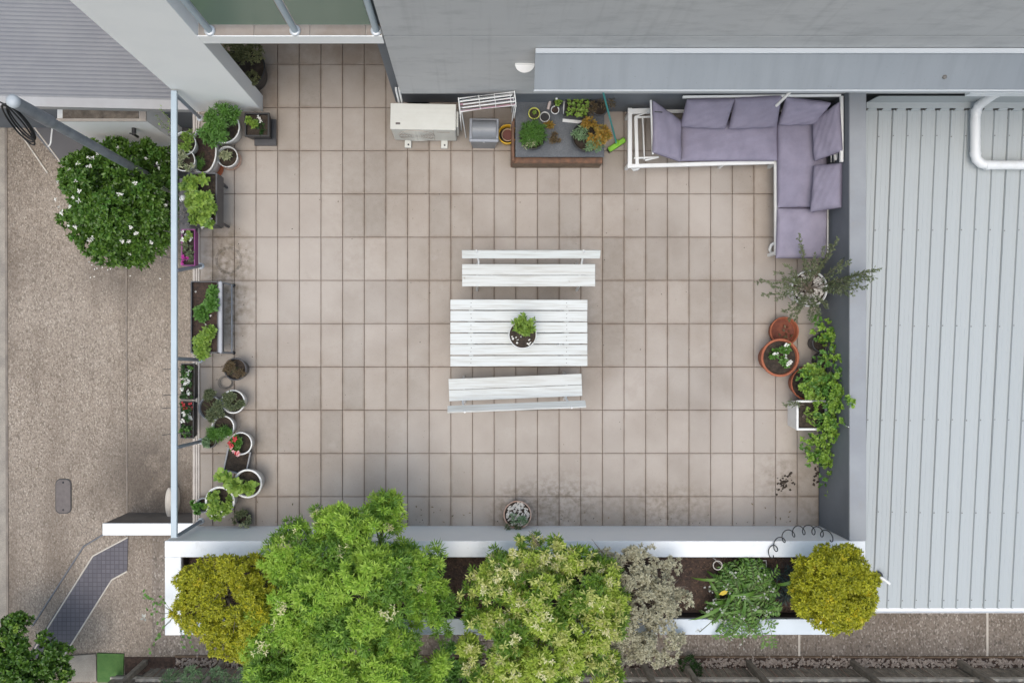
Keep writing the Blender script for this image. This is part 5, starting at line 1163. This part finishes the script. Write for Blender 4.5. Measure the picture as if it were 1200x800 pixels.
C = np.array([[-.12 + .06 * i + rng.normal(0, .008), -.11 + .055 * j + rng.normal(0, .008), .13] for i in range(5) for j in range(5)]); V, Fc = rosettes(C, np.tile([0, 0, 1.], (25, 1)) + rng.normal(0, .2, (25, 3)), 6, .042, .03, 40, 85, shape='hex'); np_mesh('foliage', V, Fc, L['lime'], t)
mb = MB(); mb.boxc((-.17, -.20, .0), (.10, -.16, .012)); mb.build('edge_strip', M['whitepl'], t)
t = onb(624, 160, .14, 'round black pot of grassy green shoots on the potting box corner'); pot_round(t, S(15.5, .55), .15, M['black']); foliage(t, [(0, .03, .19, .15, .16, .08)], 120, 9, .085, .010, L['mid'], e0=15, droop=.3, sub=0); foliage(t, [(.0, -.08, .17, .12, .08, .04)], 26, 7, .06, .010, L['varieg'], droop=.3)
for (px, py, lab) in ((646, 150, 'dry yellow sprig lying flat on the potting box, upper of two'), (651, 162, 'withered brown sprig lying flat on the potting box, lower of two')):
    t = onb(px, py, .03, lab, 'sprig', 'dry_sprig'); foliage(t, [(0, 0, .03, .10, .07, .03)], 30, 7, .045, .014, L['autumn'] if py < 155 else L['dry'])
t = onb(688, 160, .14, 'orange and blue green foliage plant in a black pot on the potting box'); pot_round(t, S(18, .55), .15, M['black'])
foliage(t, [(.08, .03, .26, .17, .17, .09), (.03, .12, .24, .1, .1, .08)], 120, 8, .06, .026, L['autumn']); foliage(t, [(-.10, .03, .22, .10, .14, .08), (.04, -.14, .22, .16, .09, .07)], 90, 8, .06, .014, L['bluegreen']); stems(t, [(.05, 0, .25, .15, .15, .08)], .1, 8)
t = onb(703, 126, .1, 'dead brown plant in a dark pot between the tray and the broom'); pot_round(t, S(10, .5), .1, M['charcoal'], seg=20); foliage(t, [(0, 0, .14, .14, .16, .06)], 60, 6, .05, .010, L['dry'])
# broom
br = thing('broom', 'teal handled broom with lime green head leaning by the potting box', 'broom', W(722, 171, 0))
mb = MB(); p = W(706, 105, 1.25) - br.location; p.y = min(p.y, Y_(131) - br.location.y - .02); mb.tube([(0, 0, .06), p], .012, 8); mb.build('handle', M['teal'], br)
mb = MB(); mb.box((0, 0, .06), (.27, .07, .05), rot=(0, 0, R(33)), bev=.012); mb.tube([(0, 0, .07), (-.01, .04, .13)], .022, 8); mb.build('head', M['limepl'], br)
mb = MB(); mb.box((-.008, -.012, .02), (.26, .06, .04), rot=(0, 0, R(33))); mb.build('bristles', M['black'], br)

# coiled wire on parapet
cw = thing('coiled_wire', 'thin black wire spiralling across the white parapet top', 'wire', W(940, 635, .96)); pts = []
anchor = [(902, 650), (908, 640), (920, 627), (935, 621), (950, 620), (962, 623), (976, 630)]
for i in range(150):
    s_ = i / 149 * 5.999; k = int(s_); f = s_ - k; a, b = anchor[k], anchor[min(k + 1, 6)]; px = a[0] + (b[0] - a[0]) * f; py = a[1] + (b[1] - a[1]) * f; th = s_ * 7.8
    q = W(px + 4.0 * math.cos(th), py + 5.0 * math.sin(th), .985) - cw.location; q.z = .012 + .02 * (1 + math.sin(th)); pts.append(q)
mb = MB(); mb.tube(pts, .0065, 5); mb.build('coil', M['cable'], cw)
# bits lying in the planter
t = thing('soil_marker', 'small pale rectangular wire marker lying on the planter soil', 'marker', W(887, 660, .74)); mb = MB(); mb.tube([(-.11, .04, 0), (.12, .04, 0), (.12, -.05, .02), (-.11, -.05, .02), (-.11, .04, 0)], .007, 5); mb.build('frame', M['alu'], t)
t = thing('plant_ring', 'pale plant support ring among the strappy leaves', 'ring', W(841, 662, 1.3)); mb = MB(); mb.tube([(.055 * math.cos(a), .055 * math.sin(a), 0) for a in [2 * PI * i / 20 for i in range(21)]], .006, 5); mb.tube([(.055, 0, 0), (.05, 0, -.58)], .005, 5); mb.build('ring', M['edge'], t)

# ================================================================== TREES AND SHRUBS
def tree(name, label, cat, base, lobes, ncl, nl, Ln, Wd, m, tipm=None, ntip=0, tipL=.05, r0=.05, fl=None, nfl=0, gap=.2, gs=3.0, lo=.55, up=.5, e0=20, inner=0, group=None, shape='kite', trunk=True, sub=0, sk=.4, ftip=3, m2=None, shrink=1.0):
    t = thing(name, label, cat, base, 0, group); E = [(e[0], e[1], e[2], e[3] * shrink, e[4] * shrink, e[5] * shrink) for e in crown_ells(base, lobes)]; E0 = E
    if sub: E = sub_lobes(E, sub, sk)
    if trunk: limbs((0, 0, 0), [(e[0], e[1], e[2]) for e in E0], r0, parent=t)
    if m2:
        pick = rng.uniform(0, 1, len(E)) < .5; Ea = [e for e, q in zip(E, pick) if q]; Eb = [e for e, q in zip(E, pick) if not q]
        foliage(t, Ea, ncl // 2, nl, Ln, Wd, m, lo=lo, hi=1.06, up=up, e0=e0, gap=gap, gs=gs, name='crown', below=-.5, shape=shape, sub=0)
        foliage(t, Eb, ncl // 2, nl, Ln * .92, Wd * 1.1, m2, lo=lo, hi=1.06, up=up + .2, e0=e0, gap=gap, gs=gs, name='crown_light', below=-.2, shape=shape, sub=0)
    else: foliage(t, E, ncl, nl, Ln, Wd, m, lo=lo, hi=1.06, up=up, e0=e0, gap=gap, gs=gs, name='crown', below=-.5, shape=shape, sub=0)
    def tops(n_, jr, per, hh=1.0):
        w_ = np.array([e[2] + .0 for e in E]); idx = rng.permutation(len(E))[:min(n_, len(E))]; C = []
        for i in idx:
            e = E[i]; C.append(np.array([[e[0], e[1], e[2] + e[5] * hh]]) + rng.normal(0, 1, (per, 3)) * [e[3] * jr, e[4] * jr, e[5] * .15])
        return np.concatenate(C)
    if tipm:
        C = tops(ntip, .38, 4) if sub else shell_points(E, ntip, .96, 1.1, up + .3, gap, gs, .05)[0]
        V, Fc = rosettes(C, np.tile([0, 0, 1.], (len(C), 1)) + rng.normal(0, .35, (len(C), 3)), nl, tipL, Wd, 15, 85, .1, shape=shape); np_mesh('young_leaves', V, Fc, tipm, t)
    if fl:
        C = tops(nfl, .3, ftip, 1.1); V, Fc = rosettes(C, np.tile([0, 0, 1.], (len(C), 1)) + rng.normal(0, .3, (len(C), 3)), 9, .05, .015, 15, 88); np_mesh('blossom', V, Fc, fl, t)
    return t
zs = .70
tree('flowering_tree', 'large bright green tree in the planter hiding the parapet left of centre', 'tree', W(432, 690, zs),
     [(430, 632, 1.61, 52, .8), (455, 600, 1.49, 26, .9), (380, 618, 1.44, 24, .8), (350, 650, 1.49, 42, .8), (345, 700, 1.56, 52, .8), (425, 700, 1.90, 72, .7), (490, 660, 1.61, 36, .8), (500, 705, 1.56, 30, .8), (330, 755, 1.38, 55, .8), (400, 775, 1.67, 75, .7), (480, 765, 1.56, 55, .8), (440, 815, 1.56, 70, .7), (330, 800, 1.27, 45, .7)],
     8600, 13, .082, .016, L['tree1'], L['tip1'], 200, .07, .055, M['flc'], 26, ftip=7, m2=L['tree1b'], shrink=.9, gap=.22, lo=.45, up=.45, gs=3.4, sub=24, sk=.30)
tree('flowering_tree', 'yellow green tree with cream tipped rosettes in the middle of the planter', 'tree', W(640, 692, zs),
     [(645, 648, 1.56, 28, .8), (600, 665, 1.56, 36, .8), (585, 705, 1.56, 45, .8), (640, 700, 1.78, 50, .7), (690, 690, 1.61, 44, .8), (695, 735, 1.56, 40, .8), (630, 750, 1.67, 60, .7), (575, 765, 1.44, 38, .8), (680, 780, 1.44, 45, .8), (615, 800, 1.49, 60, .7)],
     4300, 12, .078, .019, L['tree2'], L['tip2'], 170, .078, .045, M['flc'], 85, ftip=5, m2=L['tree2b'], shrink=.9, gap=.22, lo=.5, up=.6, gs=4.2, sub=17, sk=.30)
tree('olive_shrub', 'grey olive leaved shrub right of the cream tipped tree', 'shrub', W(745, 690, zs),
     [(712, 655, 1.27, 22, .8), (750, 660, 1.27, 26, .8), (785, 685, 1.27, 26, .8), (740, 690, 1.33, 26, .8), (725, 715, 1.27, 24, .8), (770, 705, 1.27, 26, .8), (740, 745, 1.15, 28, .7), (715, 762, 1.04, 24, .7), (775, 748, 1.04, 28, .6), (705, 690, 1.21, 20, .7)],
     2600, 9, .045, .020, L['grey'], r0=.03, gap=.10, lo=.5, gs=5, sub=12, sk=.32)
tree('golden_shrub', 'golden leaved rounded shrub at the right end of the planter', 'shrub', W(970, 690, zs),
     [(962, 674, 1.45, 33, .8), (990, 674, 1.45, 33, .8), (956, 700, 1.4, 30, .8), (994, 702, 1.4, 30, .8), (975, 688, 1.55, 44, .7)], 5600, 9, .045, .019, L['gold'], L['goldhot'], 34, .045, .03, gap=.0, gs=6, lo=.5, sub=30, sk=.22)
tree('golden_shrub', 'golden leaved shrub spilling over the left end of the planter', 'shrub', W(262, 695, zs),
     [(235, 682, 1.5, 27, .8), (272, 675, 1.5, 28, .8), (305, 682, 1.4, 28, .8), (240, 715, 1.5, 30, .8), (280, 715, 1.6, 36, .8), (265, 742, 1.3, 26, .8), (300, 745, 1.3, 28, .8)], 4400, 9, .045, .016, L['gold'], L['goldhot'], 8, .045, .03, gap=.05, gs=6, lo=.5, sub=18, sk=.28)
tree('gardenia_bush', 'big dark glossy bush dotted with white flowers beside the driveway pole', 'bush', W(150, 235, ZG),
     [(108, 228, -1.5, 32, .9), (114, 200, -1.7, 30, .9), (150, 195, -1.9, 30, .9), (165, 240, -1.4, 36, .9), (130, 262, -1.4, 40, .9), (168, 272, -1.5, 34, .9), (188, 225, -1.6, 28, .9), (92, 200, -1.8, 18, .9), (140, 238, -1.2, 48, .8), (105, 262, -1.6, 28, .9), (150, 282, -1.5, 26, .9), (185, 190, -1.9, 22, .9)], 4600, 9, .085, .036, L['dark'], L['mid'], 50, .055, r0=.06, gap=.0, gs=4, shape='hex', lo=.55, sub=14, sk=.30)
gbush = [o for o in bpy.data.objects if o.name.startswith('gardenia')][0]
E = crown_ells(gbush.location, [(145, 236, -1.35, 56, .9), (120, 235, -1.4, 46, .9), (165, 255, -1.4, 40, .9)]); P, A = shell_points(E, 46, 1.02, 1.12, .6, 0, 3, .05); V, Fc = rosettes(P, A, 7, .045, .026, 35, 85); np_mesh('blossom', V, Fc, M['flw'], gbush)
nst = 26; c = W(165, 312, ZG); C = np.stack([c.x + rng.uniform(-.9, .5, nst), c.y + rng.normal(0, .12, nst), np.full(nst, ZG + .01)], 1)
V, Fc = leaf_geo(C, norm(rng.normal(0, 1, (nst, 3)) * [1, 1, .1]), np.tile([0, 0, 1.], (nst, 1)), np.full(nst, .032), np.full(nst, .022), 0); tag(np_mesh('fallen_petals', V, Fc, M['flw']), 'fallen white petals on the driveway under the flowering bush', 'petals', kind='stuff')
tree('garden_bush', 'leafy bush with lime tips in the bottom left corner', 'bush', W(30, 785, ZG),
     [(20, 745, -1.6, 24, .9), (15, 728, -1.7, 10, .9), (45, 770, -1.6, 28, .9), (5, 770, -1.5, 32, .9), (60, 795, -1.7, 26, .9), (25, 800, -1.5, 35, .9), (-15, 745, -1.6, 22, .9)], 1900, 9, .075, .038, L['dark'], L['lime'], 26, .05, .04, gap=.05, gs=4, shape='hex', lo=.5, sub=12, sk=.34)
tree('fence_creeper', 'small grey green creeper growing along the fence top left of centre', 'creeper', W(230, 796, ZG),
     [(200, 797, -2.1, 12, .6), (225, 795, -2.0, 14, .6), (255, 797, -2.0, 14, .6), (285, 796, -2.0, 14, .6)], 420, 8, .05, .018, L['bluegreen'], r0=.01, gap=.1, gs=5)
tree('fence_weed', 'dark green weed growing against the fence below the grey shrub', 'weed', W(806, 776, ZG), [(806, 777, -2.5, 9, .8), (815, 785, -2.4, 8, .8)], 90, 8, .055, .02, L['deep'], r0=.006, gap=0)
tree('ground_shrub', 'dark leafy shrub on the path below the two planter trees', 'shrub', W(535, 790, ZG), [(530, 775, -1.8, 20, .8), (545, 790, -1.8, 20, .8), (515, 795, -1.8, 18, .8)], 330, 9, .075, .03, L['mid'], r0=.02, gap=.1)
# strappy plant
t = thing('strappy_plant', 'fern like rosette of long green fronds with small pale flowers over the planter rim', 'plant', W(862, 692, zs)); N_ = 70
mbv = []; mbf = []; off = 0
for i in range(N_):
    a = rng.uniform(0, 6.28); south = math.sin(a) < 0; ln = rng.uniform(.38, .62) * (1.12 if south else .82); ln *= rng.uniform(.5, .9); wd = rng.uniform(.016, .028); el = rng.uniform(.1, 1.35); z = .25 + .35 * math.sin(el); n_ = 7
    d = np.array([math.cos(a), math.sin(a), 0]); s_ = np.array([-d[1], d[0], 0]); pts = []; p = np.array([rng.normal(0, .12), rng.normal(0, .12), .12 + .15 * math.sin(el)]); ang = el
    for k in range(n_):
        w_ = wd * math.sin(PI * (.18 + .8 * k / (n_ - 1))); pts += [p + s_ * w_, p - np.array([0, 0, .006]), p - s_ * w_]; v = d * math.cos(ang) + np.array([0, 0, math.sin(ang)]); p = p + v * ln / (n_ - 1) * 1.15; ang -= .34
    mbv += pts
    for k in range(n_ - 1):
        b = off + k * 3; mbf += [(b, b + 1, b + 4, b + 3), (b + 1, b + 2, b + 5, b + 4)]
    off += n_ * 3
np_mesh('leaves', np.array(mbv), np.array(mbf), L['strap'], t)
FR = []; FD = []; fm = MB()
for i in range(100):
    a = rng.uniform(0, 6.28); d = Vector((math.cos(a), math.sin(a), 0)); ln = rng.uniform(.34, .60) * (1.1 if a > PI else .85); el = rng.uniform(.2, 1.2); p = Vector((rng.normal(0, .08), rng.normal(0, .08), .25)); pts = [p.copy()]; sd_ = Vector((-d.y, d.x, 0))
    for k in range(13):
        v = (d * math.cos(el) + Vector((0, 0, math.sin(el)))) * ln / 11; p = p + v; el -= .17; pts.append(p.copy())
        if k > 2:
            for sg in (-1, 1): FR.append(tuple(p)); FD.append(tuple(d * .55 + sd_ * sg + Vector((0, 0, .15))))
    fm.tube(pts, .004, 4)
fm.build('frond_stem', M['stem'], t)['kind'] = 'stuff'
FR = np.array(FR); V, Fc = leaf_geo(FR, np.array(FD) + rng.normal(0, .2, FR.shape), rng.normal(0, .2, FR.shape) + [0, 0, 1], rng.uniform(.05, .085, len(FR)), rng.uniform(.020, .030, len(FR)), .2); np_mesh('fronds', V, Fc, L['strap'], t)
heads = [(852, 688), (872, 700), (838, 702), (884, 712), (896, 700), (846, 714), (868, 722), (858, 745), (879, 742), (830, 690), (905, 690), (858, 673), (890, 676), (832, 715), (820, 740), (870, 755), (848, 728), (899, 718)]
mb = MB(); HP = []
for (px, py) in heads:
    q = W(px, py, 1.35 - .004 * max(0, py - 690)) - t.location; mb.tube([(0, 0, .1), (q.x * .5, q.y * .5, q.z * .75), q], .005, 4); HP.append(tuple(q))
mb.build('flower_stalk', M['stem'], t)['kind'] = 'stuff'; HP = np.repeat(np.array(HP), 5, 0) + rng.normal(0, .028, (len(HP) * 5, 3)); petals(HP, .018, M['flp'], t, 'flower_head', 6)['kind'] = 'stuff'
q = W(853, 692, 1.3) - t.location; V, Fc = leaf_geo(np.array([tuple(q)]), np.array([[-1, -.4, 0]]), np.array([[0, 0, 1.]]), np.array([.12]), np.array([.055]), 0, 'hex'); np_mesh('yellow_leaf', V, Fc, M['yleaf'], t)
# dark grassy clump between
t = thing('dark_grass', 'dark blue green tuft between the strappy plant and golden shrub', 'plant', W(915, 680, zs)); foliage(t, [(0, 0, .15, .12, .16, .15), (-.03, .12, .1, .1, .08, .1)], 60, 10, .11, .012, leafmat('blue_black_leaf', (.03, .05, .045), (.06, .08, .07)), e0=15, droop=.3)
# trailing creeper on left arm
t = thing('trailing_creeper', 'thin trailing creeper hanging off the left end of the white planter', 'creeper', W(205, 715, .95))
spray(t, (0.05, 0, .1), [(-.3, .3, .2), (-.42, .25, .1), (-.38, .05, .1), (-.25, -.08, .1), (-.3, -.45, .1), (-.2, -.3, .2), (-.12, .3, .2), (.12, -.4, .1), (.3, -.45, .1)], L['mid'], .045, .036, lf=.6, step=.06, sag=.35, ms=M['stem'], pair=1)
petals([tuple(W(169, 724, .9) - t.location)], .06, M['flp'], t, nl=5)
# twig over the rail
t = thing('trailing_sprig', 'thin yellow green sprig reaching over the top of the handrail', 'sprig', W(213, 165, .6))
spray(t, (0, 0, 0), [(-.25, .3, .3), (-.15, .38, .4), (-.2, .15, .4)], L['lime'], .03, .014, lf=.6, step=.04, sag=.1, ms=M['stem'], pair=1)
